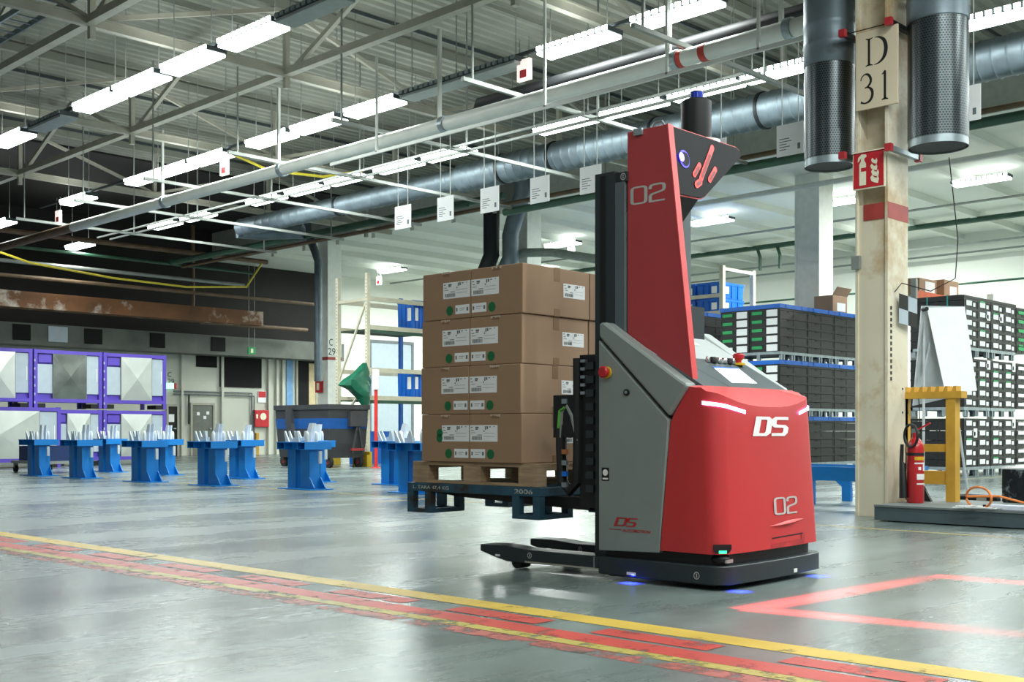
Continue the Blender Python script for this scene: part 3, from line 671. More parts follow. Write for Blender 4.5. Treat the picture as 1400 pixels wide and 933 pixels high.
# yellow hoses and cables
tag(MB().tube([(12.6, onx(12.7, 312)[0], 6.6), (13.4, onx(12.7, 312)[0] - .4, 6.25), (14.4, onx(12.7, 312)[0] - .9, 6.2), (15.2, onx(12.7, 312)[0] - 1.2, 6.4)], .03, 6).build('cable', M['cable_yellow'], smooth=True), 'sagging yellow cable between two lamp rows', 'cable')
tag(MB().tube([(12.0, 33.2, 6.55), (12.6, 33.2, 6.1), (14, 33.2, 5.75), (16.5, 33.2, 5.55), (19, 33.2, 5.5), (21.2, 33.2, 5.7), (21.8, 33.2, 6.55)], .035, 6).build('cable', M['cable_yellow'], smooth=True), 'yellow cable strung under the dark rear ceiling', 'cable')
# sign rail and hanging paper signs
rail = thing('sign_rail', 'slim white rail with hanging paper signs', 'rail', (12.1, 0, 5.53))
MB().bar((0, -5, 0), (0, onx(12.1, 452)[0], 0), .035, .05).build('bar', M['pipe_white'], rail)
for a in (515, 745, 912, 1037): MB().bar((0, onx(12.1, a)[0], 0), (0, onx(12.1, a)[0], 1.6), .035, .035).build('hanger', M['pipe_white'], rail)
sg = [(540, 562), (598, 620), (657, 682), (725, 751), (793, 822), (968, 993), (1062, 1099), (1322, 1341)]
slab = ['at the far end of the white rail', 'second from the far end of the white rail', 'third from the far end of the white rail', 'fourth from the far end of the white rail', 'just before the black mast', 'half hidden behind the red tower head', 'beside the crate side air diffuser', 'half hidden behind the larger air diffuser']
for i, (a, c) in enumerate(sg):
    y1, y0 = onx(12.1, a)[0], onx(12.1, c)[0]
    if i == 7: y1 = y0 + .38
    if i == 5: y1 = y0 + .38
    yc, hw = (y0 + y1) / 2, (y1 - y0) / 2
    t = thing('paper_sign', f'white paper sign hanging {slab[i]}', 'sign', (12.1, yc, 4.18), group='paper signs on the white rail')
    MB().box(-.004, .004, -hw, hw, 0, .375).build('sheet', M['paper'], t)
    for s in (-.6, .6): MB().bar((0, s * hw, .375), (0, s * hw, 1.34), .008, .008).build('wire', M['pipe_white'], t)
    p = MB()
    for k in range(5):
        wl = hw * (.75, .9, .55, .8, .5)[k]; z = .20 - k * .032
        p.poly([(-.0045, hw * .8, z), (-.0045, hw * .8 - wl, z), (-.0045, hw * .8 - wl, z + .010), (-.0045, hw * .8, z + .010)])
    p.poly([(-.0045, -hw * .55, .06), (-.0045, -hw * .75, .06), (-.0045, -hw * .75, .13), (-.0045, -hw * .55, .13)])
    stuff(p.build('print', M['ink_grey'], t, fix=False))
# ================================================================ the automated forklift (local x = its width, local y = towards the forks)
AX, AY, AR = 5.417, 3.775, math.radians(2.5)
agv = thing('automated_forklift', 'red and grey driverless forklift with tall mast carrying boxed pallet', 'forklift', (AX, AY, 0), AR)
W_ = 1.2
def outline(R, yf, bow, xs, n=9, yside=None):
    """Plan outline of the front: seam on one side, round corner, bowed front, round corner, other seam."""
    L = []
    fy = lambda x: yf + bow * ((x - .6) / .6) ** 2
    yc = fy(xs + R)
    L += [(xs, yside), (xs, yside * .45 + (yc + R) * .55), (xs, yc + R)]
    for k in range(1, 5):
        a = math.pi + math.pi / 2 * k / 5; L.append((xs + R + R * math.cos(a), yc + R + R * math.sin(a)))
    for k in range(n):
        x = xs + R + (W_ - 2 * xs - 2 * R) * k / (n - 1); L.append((x, fy(x)))
    half = L[:7]
    return L + [(W_ - x, y) for x, y in half[::-1]]
# bumper skirt
sk = outline(.10, -.125, .03, .0, 9, .78)
b = MB(); b.rings([[(x, y, .033) for x, y in sk], [(x, y, .140) for x, y in sk]]); b.build('bumper', M['agv_dark'], agv, smooth=30, bevel=.006)
b = MB(); sk2 = outline(.09, -.07, .03, .05, 9, .76); b.rings([[(x, y, .12) for x, y in sk2], [(x, y, .22) for x, y in sk2]]); b.build('base', M['agv_black'], agv)
MB().box(.06, 1.14, .0, .75, .02, .06).build('underbody', M['agv_black'], agv)
for (x, y, nx) in ((-.003, .53, 1), ): MB().box(-.003, 0, .50, .565, .045, .062).build('sticker', M['letter_white'], bpy.data.objects['bumper'])
MB().box(.76, .80, -.126, -.121, .045, .068).build('sticker', M['letter_white'], bpy.data.objects['bumper'])
def ring_mark(parent, y, z, x=-.002, r=.02):
    b = MB(); n = 16
    b.rings([[(x, y + rr * math.cos(2 * math.pi * j / n), z + rr * 1.1 * math.sin(2 * math.pi * j / n)) for j in range(n)] for rr in (r, r * .76)], caps=False)
    b.box(x - .0005, x, y - .003, y + .003, z - r * .6, z + r * .6)
    return b.build('round_mark', M['letter_grey'], parent, fix=False)
ring_mark(bpy.data.objects['bumper'], .075, .080)
# red front cover
rows_ = []
for z in (.205, .40, .60, .80, .95, 1.0):
    t_ = (z - .2) / .85
    ys = .328 - .061 * (z - .2) / .77 if z <= .97 else .267 - (z - .972) * .70
    rows_.append([(x, y, z) for x, y in outline(.10, -.108 + .050 * t_, .03, .004 + .024 * t_, 9, ys)])
top2 = outline(.10, -.052, .03, .030, 9, .145)
n = len(top2); top = []
for i, (x, y) in enumerate(top2):
    q = abs(x - .6) / .57
    z = 1.045 + .085 * q ** 2.5 if 3 <= i < n - 3 else 1.150
    if i in (0, n - 1): z = 1.158
    top.append((x, y, z))
rows_.append(top)
ledge = [(.04 + 1.12 * i / (n - 1), .085 if 1 < i < n - 2 else .10, 1.163) for i in range(n)]
b = MB(); b.rings(rows_, caps=False, closed=False); b.build('front_cover', M['agv_red'], agv, smooth=50, fix=True)
cover = bpy.data.objects['front_cover']
b = MB(); b.rings([top, ledge], caps=False, closed=False); b.build('cover_top', M['agv_red_edge'], cover, smooth=60)
def surf(x, z, off=.004):
    t_ = (z - .2) / .85; yf = -.108 + .050 * t_
    return (x, yf + .03 * ((x - .6) / .6) ** 2 - off, z)
stamp('emblem', strokes2d([[(.08, .1), (.32, .1), (.40, .2), (.44, .8), (.38, .9), (.13, .9), (.08, .1)], [(.98, .90), (.62, .90), (.56, .82), (.55, .60), (.61, .52), (.86, .50), (.92, .42), (.90, .20), (.84, .10), (.50, .10)]], .15),
      lambda u, v: surf(.372 + .42 * (u + .06 * v), .868 + .122 * v), M['letter_white'], cover)
stamp('number', zero_two(.10), lambda u, v: surf(.575 + .285 * u, .400 + .105 * v), M['letter_grey'], cover)
g = ([(0, .15), (.25, .55), (.5, .9), (.75, 1.0), (1, .9), (.75, .55), (.5, .35), (.25, .2)], [tuple(range(8))])
stamp('grip_highlight', g, lambda u, v: surf(.50 + .45 * u, .335 + .03 * v, .004 + .03 * max(0, .9 - v) * (1 - abs(2 * u - 1))), M['agv_red_edge'], cover)  # lighter red crescent, tilted up, stands in for the highlight on the indent
b = MB(); sl = [surf(x, z, .003) for x, z in ((.52, .205), (.93, .21), (.95, .235), (.95, .275), (.91, .275), (.90, .240), (.53, .232))]; b.poly(sl); b.build('grip_slot', M['letter_red'], cover, fix=False)
b = MB(); b.poly([surf(x, z, .0035) for x, z in ((.53, .262), (.92, .268), (.92, .276), (.53, .270))]); b.build('grip_shadow_gap', M['seam'], cover, fix=False)
# running lights wrap from the corners
def led(path, h=.02):
    b = MB(); up, dn = [], []
    for x, y, z in path: up.append((x, y, z + h / 2)); dn.append((x, y, z - h / 2))
    b.rings([dn, up], caps=False, closed=False); return b.build('running_light', M['led_white'], cover, fix=False)
ol = outline(.10, -.108 + .050, .03, .028, 41, .2)
lp = [p for p in ol[2:7]] + [p for p in ol[7:48] if p[0] < .33]
led([(x - .006, y - .006, 1.062 - .055 * k / len(lp)) for k, (x, y) in enumerate(lp)])
rp_ = [p for p in ol[7:48] if p[0] > .95] + [p for p in ol[48:52]]
led([(x + .002, y - .008, 1.012 + .055 * k / len(rp_)) for k, (x, y) in enumerate(rp_)])
# green scanner window low on the corner
cx_, cy_ = .045, -.065
t = MB(); nv = Vector((-.62, -.78, 0)).normalized(); tv = Vector((.78, -.62, 0)).normalized()
def cw(u, z, off=.006): p = Vector((.046, -.062, 0)) + tv * u + nv * off; return (p.x, p.y, z)
b = MB(); b.poly([cw(u, z) for u, z in ((-.055, .262), (.055, .262), (.055, .235), (.04, .213), (-.04, .213), (-.055, .235))]); wn = b.build('scanner_window', M['seam'], cover, fix=False)
b = MB(); b.poly([cw(u, z, .008) for u, z in ((-.02, .228), (.025, .228), (.025, .212), (-.02, .212))]); b.build('status_light', M['green_led'], wn, fix=False)
b = MB(); b.lathe((.09, -.025, .16), [(.05, 0), (.055, .02), (.04, .04)], 14); b.build('corner_scanner', M['agv_black'], agv, smooth=True)
b = MB(); b.box(.065, .13, -.083, -.07, .155, .175); b.build('scanner_glass', M['chrome'], agv)
# grey side panels and sloped wedges
for s in (0, 1):
    X = (lambda v: v) if s == 0 else (lambda v: W_ - v)
    pn = MB().prism([(.78, .175), (.335, .19), (.272, .965), (.78, 1.455)], 'x', X(.004), X(.05)).build('side_panel', M['agv_grey'], agv, bevel=.006)
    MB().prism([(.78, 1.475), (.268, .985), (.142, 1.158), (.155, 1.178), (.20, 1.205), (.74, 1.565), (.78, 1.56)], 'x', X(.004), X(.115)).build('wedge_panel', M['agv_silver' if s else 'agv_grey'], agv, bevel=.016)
    if s == 0: side = pn
core = MB().prism([(.775, .2), (.06, .2), (.06, 1.02), (.12, 1.13), (.775, 1.53)], 'x', .06, 1.14).build('core_frame', M['seam'], agv)
MB().prism([(.09, 1.155), (.43, 1.354), (.43, 1.33), (.09, 1.13)], 'x', .115, 1.085).build('console_panel', M['agv_panel'], agv)
MB().prism([(.43, 1.357), (.775, 1.560), (.775, 1.53), (.43, 1.33)], 'x', .115, 1.085).build('rear_cover', M['agv_silver'], agv)
cons = bpy.data.objects['console_panel']
sz = lambda y, o=.0: 1.155 + (y - .09) * .5853 + o
MB().poly([(x, y, sz(y, .004)) for x, y in ((.50, .15), (.82, .16), (.885, .33), (.57, .32))]).build('touch_screen', M['screen'], cons, fix=False)
MB().poly([(x, y, sz(y, .006)) for x, y in ((.57, .318), (.885, .328), (.89, .338), (.565, .330))]).build('screen_bar', M['screen_bar'], bpy.data.objects['touch_screen'], fix=False)
b = MB(); b.poly([(x, y, sz(y, .003)) for x, y in ((.40, .09), (.405, .09), (.30, .43), (.295, .43))]); b.build('panel_joint', M['seam'], cons, fix=False)
b = MB(); b.lathe((.97, .385, sz(.385)), [(.045, 0), (.045, .012), (.03, .016)], 18); eb = b.build('emergency_stop_collar', M['yellow_plastic'], agv, smooth=True)
b = MB(); b.lathe((.97, .385, sz(.385)), [(.02, .012), (.02, .03), (.036, .045), (.038, .065), (.03, .075)], 18); b.build('emergency_stop_button', M['fire_red'], eb, smooth=True)
for k, (x, r, m) in enumerate(((.62, .016, 'chrome'), (.68, .03, 'black'), (.75, .022, 'green_led'), (.81, .022, 'chrome'), (.87, .026, 'black'), (.92, .018, 'chrome'))):
    b = MB(); b.lathe((x, .395, sz(.395)), [(r, 0), (r, .02), (r * .7, .035)], 12); b.build('switch', M[m] if m != 'green_led' else M['chrome'], cons, smooth=True)
b = MB(); b.poly([(x, y, sz(y, .006)) for x, y in ((.62, .60), (.86, .60), (.86, .70), (.62, .70))]); b.build('instruction_sticker', M['letter_white'], bpy.data.objects['rear_cover'], fix=False)
for k in range(2):
    b = MB(); b.poly([(x, y, sz(y, .008)) for x, y in ((.64 + .08 * k, .655), (.67 + .08 * k, .655), (.67 + .08 * k, .685), (.64 + .08 * k, .685))]); b.build('warning_mark', M['fire_red'], bpy.data.objects['instruction_sticker'], fix=False)
# side panel details
b = MB(); b.tube([(.0, .713, 1.255), (-.012, .713, 1.255)], .036, 18); e1 = b.build('emergency_stop_collar', M['yellow_plastic'], side, smooth=True)
b = MB(); b.tube([(-.01, .718, 1.258), (-.035, .718, 1.258), (-.045, .718, 1.258)], [.03, .036, .028], 18); b.build('emergency_stop_button', M['fire_red'], e1, smooth=True)
b = MB(); b.tube([(.004, .567, 1.132), (-.006, .567, 1.132)], .02, 14); k1 = b.build('key_switch', M['seam'], side, smooth=True); b = MB(); b.tube([(.0, .567, 1.132), (-.01, .567, 1.132)], .01, 10); b.build('key_core', M['galv'], k1, smooth=True)
b = MB(); b.poly([(.002, .755, .60), (.002, .70, .60), (.002, .70, .68), (.002, .755, .68)]); q = b.build('warning_sticker', M['black'], side, fix=False)
b = MB(); b.disc((.0015, .7275, .65), .02, (-1, 0, 0)); b.poly([(.0015, .748, .608), (.0015, .707, .608), (.0015, .707, .618), (.0015, .748, .618)]); b.build('sticker_symbol', M['letter_white'], q, fix=False)
sp = lambda y0, y1, z0, z1: (lambda u, v: (.0015, y0 + (y1 - y0) * u, z0 + (z1 - z0) * v))
stamp('side_emblem', strokes2d([[(.12, .1), (.36, .1), (.44, .2), (.52, .8), (.48, .92), (.14, .92), (.02, .08), (.12, .08)], [(1.02, .92), (.66, .92), (.60, .8), (.58, .6), (.64, .52), (.86, .50), (.90, .4), (.86, .16), (.8, .08), (.5, .08)]], .13), sp(.655, .490, .330, .385), M['letter_red'], side)
stamp('side_lettering', text2d('AUTOMOTION', .25, .02), sp(.600, .395, .298, .317), M['letter_red'], side)
stamp('side_line', ([(0, 0), (1, 0), (1, 1), (0, 1)], [(0, 1, 2, 3)]), sp(.70, .605, .3085, .312), M['letter_red'], side)
# ---------------------------------------------------------------- tower, head, lidar
tw = MB().prism([(.180, 1.185), (.648, 1.478), (.648, 2.72), (.359, 2.72)], 'x', .118, .16).build('tower_panel', M['agv_red_tower'], agv, bevel=.004)
MB().prism([(.174, 1.180), (.180, 1.180), (.359, 2.722), (.350, 2.722)], 'x', .115, .170).build('tower_edge', M['agv_red_edge'], tw)
stamp('tower_number', zero_two(.095), lambda u, v: (.1165, .620 - .25 * u, 2.270 + .11 * v), M['letter_grey'], tw)
MB().box(.10, .118, .53, .59, 2.685, 2.725).build('clip', M['galv'], tw)
b = MB(); b.tube([(.14, .48, 2.72), (.14, .46, 2.75), (.14, .41, 2.75), (.14, .39, 2.72)], .008, 6); b.build('lifting_eye', M['galv'], tw)
fl_y = lambda z: .359 - .115 * (2.72 - z)
hp = [(.155, 2.715), (.90, 2.722), (.945, 2.705), (.945, 2.67), (.46, 2.335), (.42, 2.32), (.165, 2.308)]
b = MB(); b.rings([[(x, fl_y(z), z) for x, z in hp], [(x, fl_y(z) + .05, z) for x, z in hp]]); head = b.build('head_panel', mat('head_navy', '0B0E13', .55, var=.05, spec=.15), agv)
hp2 = [(x + (.008 if x > .5 else 0), z + (.008 if z > 2.6 else -.008)) for x, z in hp]
b = MB(); b.rings([[(x, fl_y(z) + .008, z) for x, z in hp2], [(x, fl_y(z) + .02, z) for x, z in hp2]]); b.build('head_rim', M['red_slot'] if False else M['agv_red_edge'], head)
hf = lambda x, z, o=.004: (x, fl_y(z) - o, z)
def disc_on_head(x, z, r, m, nm, par, o):
    b = MB(); b.poly([hf(x + r * math.cos(2 * math.pi * k / 18), z + r * math.sin(2 * math.pi * k / 18), o) for k in range(18)]); return b.build(nm, m, par, fix=False)
rg = disc_on_head(.268, 2.535, .055, M['blue_ring'], 'lamp_ring', head, .003); disc_on_head(.275, 2.535, .043, M['seam'], 'lamp_well', rg, .005); disc_on_head(.232, 2.540, .028, M['blue_lamp'], 'blue_lamp', head, .008)
def slot(p, q, wd, m, nm='red_slot', o=.004):
    b = MB(); P, Q = Vector(p), Vector(q); d = (Q - P).normalized(); nn = Vector((-d.y, d.x)) * wd / 2; pts = []
    for k in range(7): a = math.pi * k / 6; pts.append(Q + nn * math.cos(a) + d * (wd / 2) * math.sin(a))
    for k in range(7): a = math.pi * k / 6; pts.append(P - nn * math.cos(a) - d * (wd / 2) * math.sin(a))
    b.poly([hf(v.x, v.y, o) for v in pts]); return b.build(nm, m, head, fix=False)
for p, q, wd in (((.36, 2.455), (.43, 2.525), .034), ((.43, 2.44), (.60, 2.665), .038), ((.53, 2.45), (.61, 2.53), .036), ((.375, 2.395), (.42, 2.42), .042)):
    s_ = slot(p, q, wd, M['red_slot']); slot((p[0] * .92 + q[0] * .08 + .005, p[1] * .92 + q[1] * .08), (p[0] * .25 + q[0] * .75 + .005, p[1] * .25 + q[1] * .75), wd * .55, mat('slot_dark', '5A0508', .4, emit='A00810', es=.35), 'slot_well', .006)
MB().prism([(.33, 2.34), (.60, 2.34), (.62, 2.12), (.50, 2.15)], 'x', .26, .44).build('head_bracket', M['agv_black'], agv)
MB().box(.15, .85, .37, .66, 2.69, 2.72).build('head_roof', M['agv_black'], agv)
b = MB(); b.lathe((.68, .475, 2.722), [(.115, .0), (.115, .018)], 24); b.build('lidar_ring', M['letter_white'], agv, smooth=True)
ld = MB().lathe((.65, .50, 2.742), [(.095, 0), (.097, .02), (.097, .245), (.075, .258)], 28).build('lidar_body', M['agv_black'], agv, smooth=50)
MB().lathe((.67, .51, 2.742), [(.045, .25), (.045, .305), (.038, .318)], 24).build('lidar_cap', M['agv_black'], ld, smooth=50)
MB().lathe((.655, .497, 2.742), [(.042, .25), (.042, .305)], 24).build('lidar_window', M['lidar_blue'], ld, smooth=50)
MB().box(.72, .742, .45, .47, 2.82, 2.88).build('lidar_slot', M['seam'], ld)
# ---------------------------------------------------------------- mast
def channel(x0, x1, y0, y1, z0, z1, par, m=M['agv_dark']):
    b = MB(); b.box(x0, x0 + .03, y0, y1, z0, z1); b.box(x0 + .03, x1, y1 - .03, y1, z0, z1); b.box(x0 + .03, x1, y0, y0 + .03, z0, z1)
    return b.build('mast_rail', m, par)
for s in (0, 1):
    X = (lambda v: v) if s == 0 else (lambda v: .93 - v)
    xa, xb = sorted((X(.10), X(.20)))
    zt_ = 2.495
    MB().box(xa, xb, .73, .885, .08, zt_).build('mast_rail', M['agv_dark'], agv, bevel=.005)
    MB().box(xa - .006, xa, .80, .84, .2, zt_ - .02).build('rail_groove', M['seam'], [o for o in bpy.data.objects if o.name.startswith('mast_rail')][-1])
    MB().box(xa, xb, .655, .73, .3, zt_ - .015).build('inner_rail', M['agv_panel'], agv, bevel=.004)
MB().box(.10, .83, .64, .73, 2.42, 2.48).build('mast_crossbar', M['agv_dark'], agv)
b = MB(); b.prism([(.73, 2.45), (.60, 2.45), (.60, 2.36), (.65, 2.24), (.69, 2.24), (.73, 2.30)], 'x', .12, .17); b.build('mast_gusset', M['agv_black'], agv)
ring_mark(agv, .665, 2.45, .098, .02)
b = MB(); b.tube([(.2, .67, 2.46), (.2, .67, 2.56), (.2, .66, 2.60)], .015, 8); b.build('mast_hook', M['galv'], agv)
MB().box(.88, 1.06, .70, .80, 1.4, 1.73).build('rear_box', M['agv_dark'], agv)
# carriage, cable chain, forks
cg = MB().box(.12, .78, .90, 1.02, .42, 1.38).build('fork_carriage', M['agv_black'], agv)
MB().box(.10, .14, 1.04, 1.22, .86, 1.13).build('carriage_plate', M['agv_black'], cg)
for k in range(10): MB().box(.085, .12, .885, .945, .52 + .085 * k, .565 + .085 * k).build('chain_link', M['agv_dark'], cg)
b = MB(); b.tube([(.12, 1.03, 1.36), (.12, 1.03, .75), (.12, 1.04, .58), (.12, 1.10, .52), (.12, 1.16, .58), (.12, 1.17, .80), (.12, 1.17, 1.0)], .035, 8); b.build('cable_chain', M['rubber'], cg, smooth=True)
b = MB(); b.tube([(.10, 1.16, .86), (.10, 1.15, 1.02), (.10, 1.11, 1.06), (.10, 1.07, 1.0), (.10, 1.02, .84)], .012, 6); b.build('cable', M['steel_grey'], cg, smooth=True)
b = MB(); b.tube([(.09, 1.17, .92), (.09, 1.16, 1.03), (.09, 1.12, 1.05)], .009, 6); b.build('ground_cable', M['green_cable'], cg, smooth=True)
for z, m in ((.70, 'galv'), (.63, 'crate_blue'), (.77, 'copper'), (.56, 'galv'), (1.09, 'galv')): MB().cbox((.095, 1.12, z), (.02, .04, .03)).build('connector', M[m], cg)
for k in range(5): MB().cbox((.10, .97, 1.34 - .05 * k), (.03, .035, .018)).build('terminal', M['galv'], cg)
for x in (.22, .60):
    b = MB(); b.prism([(1.02, .47), (1.02, .395), (2.2, .44), (2.42, .462), (2.42, .475), (1.02, .475)], 'x', x, x + .15); b.build('fork', M['agv_black'], agv)
# straddle legs
for k, (x, yt) in enumerate(((.03, 1.80), (.55, 1.81))):
    b = MB(); b.prism([(.74, .055), (1.56, .045), (1.70, .075), (yt, .10), (yt, .145), (1.62, .15), (1.40, .135), (.74, .135)], 'x', x, x + .16); lg = b.build('support_leg', M['agv_dark'], agv, bevel=.006)
    MB().box(x - .003, x, .80, 1.40, .052, .062).build('leg_trim', M['steel_cream'], lg)
    MB().box(x - .003, x, 1.62, 1.66, .075, .088).build('sticker', M['letter_white'], lg)
    ring_mark(lg, 1.36, .10, x - .002, .018); MB().box(x - .003, x, .83, .838, .06, .13).build('leg_seam', M['galv'], lg)
    b = MB(); b.tube([(x + .03, 1.5, .045), (x + .13, 1.5, .045)], .044, 16); b.build('leg_wheel', M['rubber'], lg, smooth=True)
for x, y in ((.2, .3), (1.0, .3)): 
    b = MB(); b.tube([(x - .04, y, .075), (x + .04, y, .075)], .074, 18); b.build('drive_wheel', M['rubber'], agv, smooth=True)
# floor lamps of the machine: blue spots under the bumper and the red warning frame thrown from the head
def spot(name, loc, energy, col, size, angle, blend=.6, target=None):
    d = bpy.data.lights.new(name, 'SPOT'); d.energy = energy; d.color = col; d.spot_size = math.radians(angle); d.spot_blend = blend; d.shadow_soft_size = size
    o = bpy.data.objects.new(name, d); COL.objects.link(o); o.parent = agv; o.location = loc; return o
for x, y in ((-.02, .52), (.10, -.145), (1.02, -.150)): spot('blue_floor_lamp', (x, y, .06), 16.0, (.015, .03, 1), .004, 120, .9)
o = spot('red_floor_lamp', (.45, .12, 2.28), 9000.0, (1, .03, .03), .006, 165, 0.0)
nt = None; d = o.data; d.use_nodes = True; nt = d.node_tree; L = nt.links.new
em = nt.nodes.get('Emission'); tc = nd(nt, 'ShaderNodeTexCoord'); sx = nd(nt, 'ShaderNodeSeparateXYZ'); L(tc.outputs['Normal'], sx.inputs[0])
dv = []
for ax in ('X', 'Y'):
    n_ = nd(nt, 'ShaderNodeMath', operation='DIVIDE'); L(sx.outputs[ax], n_.inputs[0]); L(sx.outputs['Z'], n_.inputs[1])
    n2 = nd(nt, 'ShaderNodeMath', operation='MULTIPLY'); L(n_.outputs[0], n2.inputs[0]); n2.inputs[1].default_value = -2.28; dv.append(n2.outputs[0])   # offset on the floor in metres
pt = nd(nt, 'ShaderNodeCombineXYZ'); L(dv[0], pt.inputs[0]); L(dv[1], pt.inputs[1])
def w2l(x, y): dx, dy = x - AX, y - AY; return (dx * math.cos(AR) + dy * math.sin(AR) - .45, -dx * math.sin(AR) + dy * math.cos(AR) - .12)
segs = [((5.00, 3.24), (6.97, 3.15)), ((5.03, 3.24), (5.26, 1.75)), ((6.97, 3.15), (7.05, 2.2))]
acc = None
for a, c in segs:
    A = w2l(*a); Cc = w2l(*c); dx, dy = Cc[0] - A[0], Cc[1] - A[1]; ln = math.hypot(dx, dy); ux, uy = dx / ln, dy / ln
    sb = nd(nt, 'ShaderNodeVectorMath', operation='SUBTRACT'); L(pt.outputs[0], sb.inputs[0]); sb.inputs[1].default_value = (A[0], A[1], 0)
    d1 = nd(nt, 'ShaderNodeVectorMath', operation='DOT_PRODUCT'); L(sb.outputs[0], d1.inputs[0]); d1.inputs[1].default_value = (-uy, ux, 0)
    d2 = nd(nt, 'ShaderNodeVectorMath', operation='DOT_PRODUCT'); L(sb.outputs[0], d2.inputs[0]); d2.inputs[1].default_value = (ux, uy, 0)
    ab = nd(nt, 'ShaderNodeMath', operation='ABSOLUTE'); L(d1.outputs['Value'], ab.inputs[0])
    mr = nd(nt, 'ShaderNodeMapRange', interpolation_type='SMOOTHSTEP'); L(ab.outputs[0], mr.inputs['Value']); mr.inputs['From Min'].default_value = .015; mr.inputs['From Max'].default_value = .13; mr.inputs['To Min'].default_value = 1; mr.inputs['To Max'].default_value = 0
    g1 = nd(nt, 'ShaderNodeMath', operation='GREATER_THAN'); L(d2.outputs['Value'], g1.inputs[0]); g1.inputs[1].default_value = -.03
    l1 = nd(nt, 'ShaderNodeMapRange'); L(d2.outputs['Value'], l1.inputs['Value']); l1.inputs['From Min'].default_value = ln * .3; l1.inputs['From Max'].default_value = ln * 1.02; l1.inputs['To Min'].default_value = 1; l1.inputs['To Max'].default_value = .15
    l2 = nd(nt, 'ShaderNodeMath', operation='LESS_THAN'); L(d2.outputs['Value'], l2.inputs[0]); l2.inputs[1].default_value = ln
    m1 = nd(nt, 'ShaderNodeMath', operation='MULTIPLY'); L(mr.outputs[0], m1.inputs[0]); L(g1.outputs[0], m1.inputs[1])
    m2 = nd(nt, 'ShaderNodeMath', operation='MULTIPLY'); L(m1.outputs[0], m2.inputs[0]); L(l1.outputs[0], m2.inputs[1])
    m3 = nd(nt, 'ShaderNodeMath', operation='MULTIPLY'); L(m2.outputs[0], m3.inputs[0]); L(l2.outputs[0], m3.inputs[1])
    if acc is None: acc = m3.outputs[0]
    else:
        mx = nd(nt, 'ShaderNodeMath', operation='MAXIMUM'); L(acc, mx.inputs[0]); L(m3.outputs[0], mx.inputs[1]); acc = mx.outputs[0]
L(acc, em.inputs['Strength'])
# ================================================================ steel carrier, wooden pallet, cardboard boxes on the forks
LX0, LX1 = .08, 1.30
def awld(x, y): return (AX + x * math.cos(AR) - y * math.sin(AR), AY + x * math.sin(AR) + y * math.cos(AR))
ox, oy = awld(LX0, 1.317)
cr = thing('steel_carrier', 'worn blue steel carrier frame with feet resting on the forks', 'pallet', (ox, oy, 0), AR)
Lc, Wc = 1.25, 1.15
fr = MB(); fr.box(0, .05, 0, Lc, .475, .535); fr.box(Wc - .05, Wc, 0, Lc, .475, .535); fr.box(.05, Wc - .05, 0, .05, .475, .535); fr.box(.05, Wc - .05, Lc - .05, Lc, .475, .535); fr.box(.05, Wc - .05, Lc / 2 - .03, Lc / 2 + .03, .48, .53)
stuff(fr.build('frame', M['pallet_steel'], cr, bevel=.004))
for (x, y) in ((0, 0), (0, Lc - .24), (Wc - .34, 0), (Wc - .34, Lc - .24)):
    f = MB(); z0 = .325
    for a, c in ((0, 0), (.29, 0), (0, .18), (.29, .18)): f.box(x + a, x + a + .05, y + c, y + c + .06, z0 + .03, .475)
    f.box(x, x + .34, y, y + .05, z0, z0 + .03); f.box(x, x + .34, y + .19, y + .24, z0, z0 + .03); f.box(x, x + .05, y + .05, y + .19, z0, z0 + .03); f.box(x + .29, x + .34, y + .05, y + .19, z0, z0 + .03)
    f.build('foot', M['pallet_steel'], cr)
stamp('stencil', text2d('L. TARA 47,4 KG', 0, .02), lambda u, v: (-.0015, Lc - .06 - .36 * u, .49 + .028 * v), M['stencil'], cr)
stamp('stencil', text2d('2006', 0, .02), lambda u, v: (-.0015, .22 - .16 * u, .49 + .032 * v), M['stencil'], cr)
ox, oy = awld(LX0 + .02, 1.36)
pl = thing('wooden_pallet', 'rough wooden pallet under the cardboard boxes', 'pallet', (ox, oy, .537), AR)
LP, WP = 1.17, 1.08
for k in range(3):   # runners along the side, three blocks each
    x = (0, WP / 2 - .05, WP - .10)[k]
    for y in (0, LP / 2 - .08, LP - .16): MB().box(x, x + .10, y, y + .16, .0 if k else .0, .105).build('block', M['pallet_wood'], pl)
    pass
    MB().box(x, x + .10, .16, LP / 2 - .08, .0, .018).build('bottom_board', M['pallet_wood'], pl); MB().box(x, x + .10, LP / 2 + .08, LP - .16, .0, .018).build('bottom_board', M['pallet_wood'], pl)
for y in (0, LP / 2 - .08, LP - .16): MB().box(0, WP, y, y + .16, .105, .125).build('stringer', M['pallet_wood'], pl)
for k in range(6):
    x = k * (WP - .15) / 5; MB().box(x, x + .15, 0, LP, .125, .149).build('deck_board', M['pallet_wood'], pl, bevel=.002)
BW, BD, BH = .70, .47, .3277
layer_l = ('bottom', 'second', 'third', 'top')
boxes = []
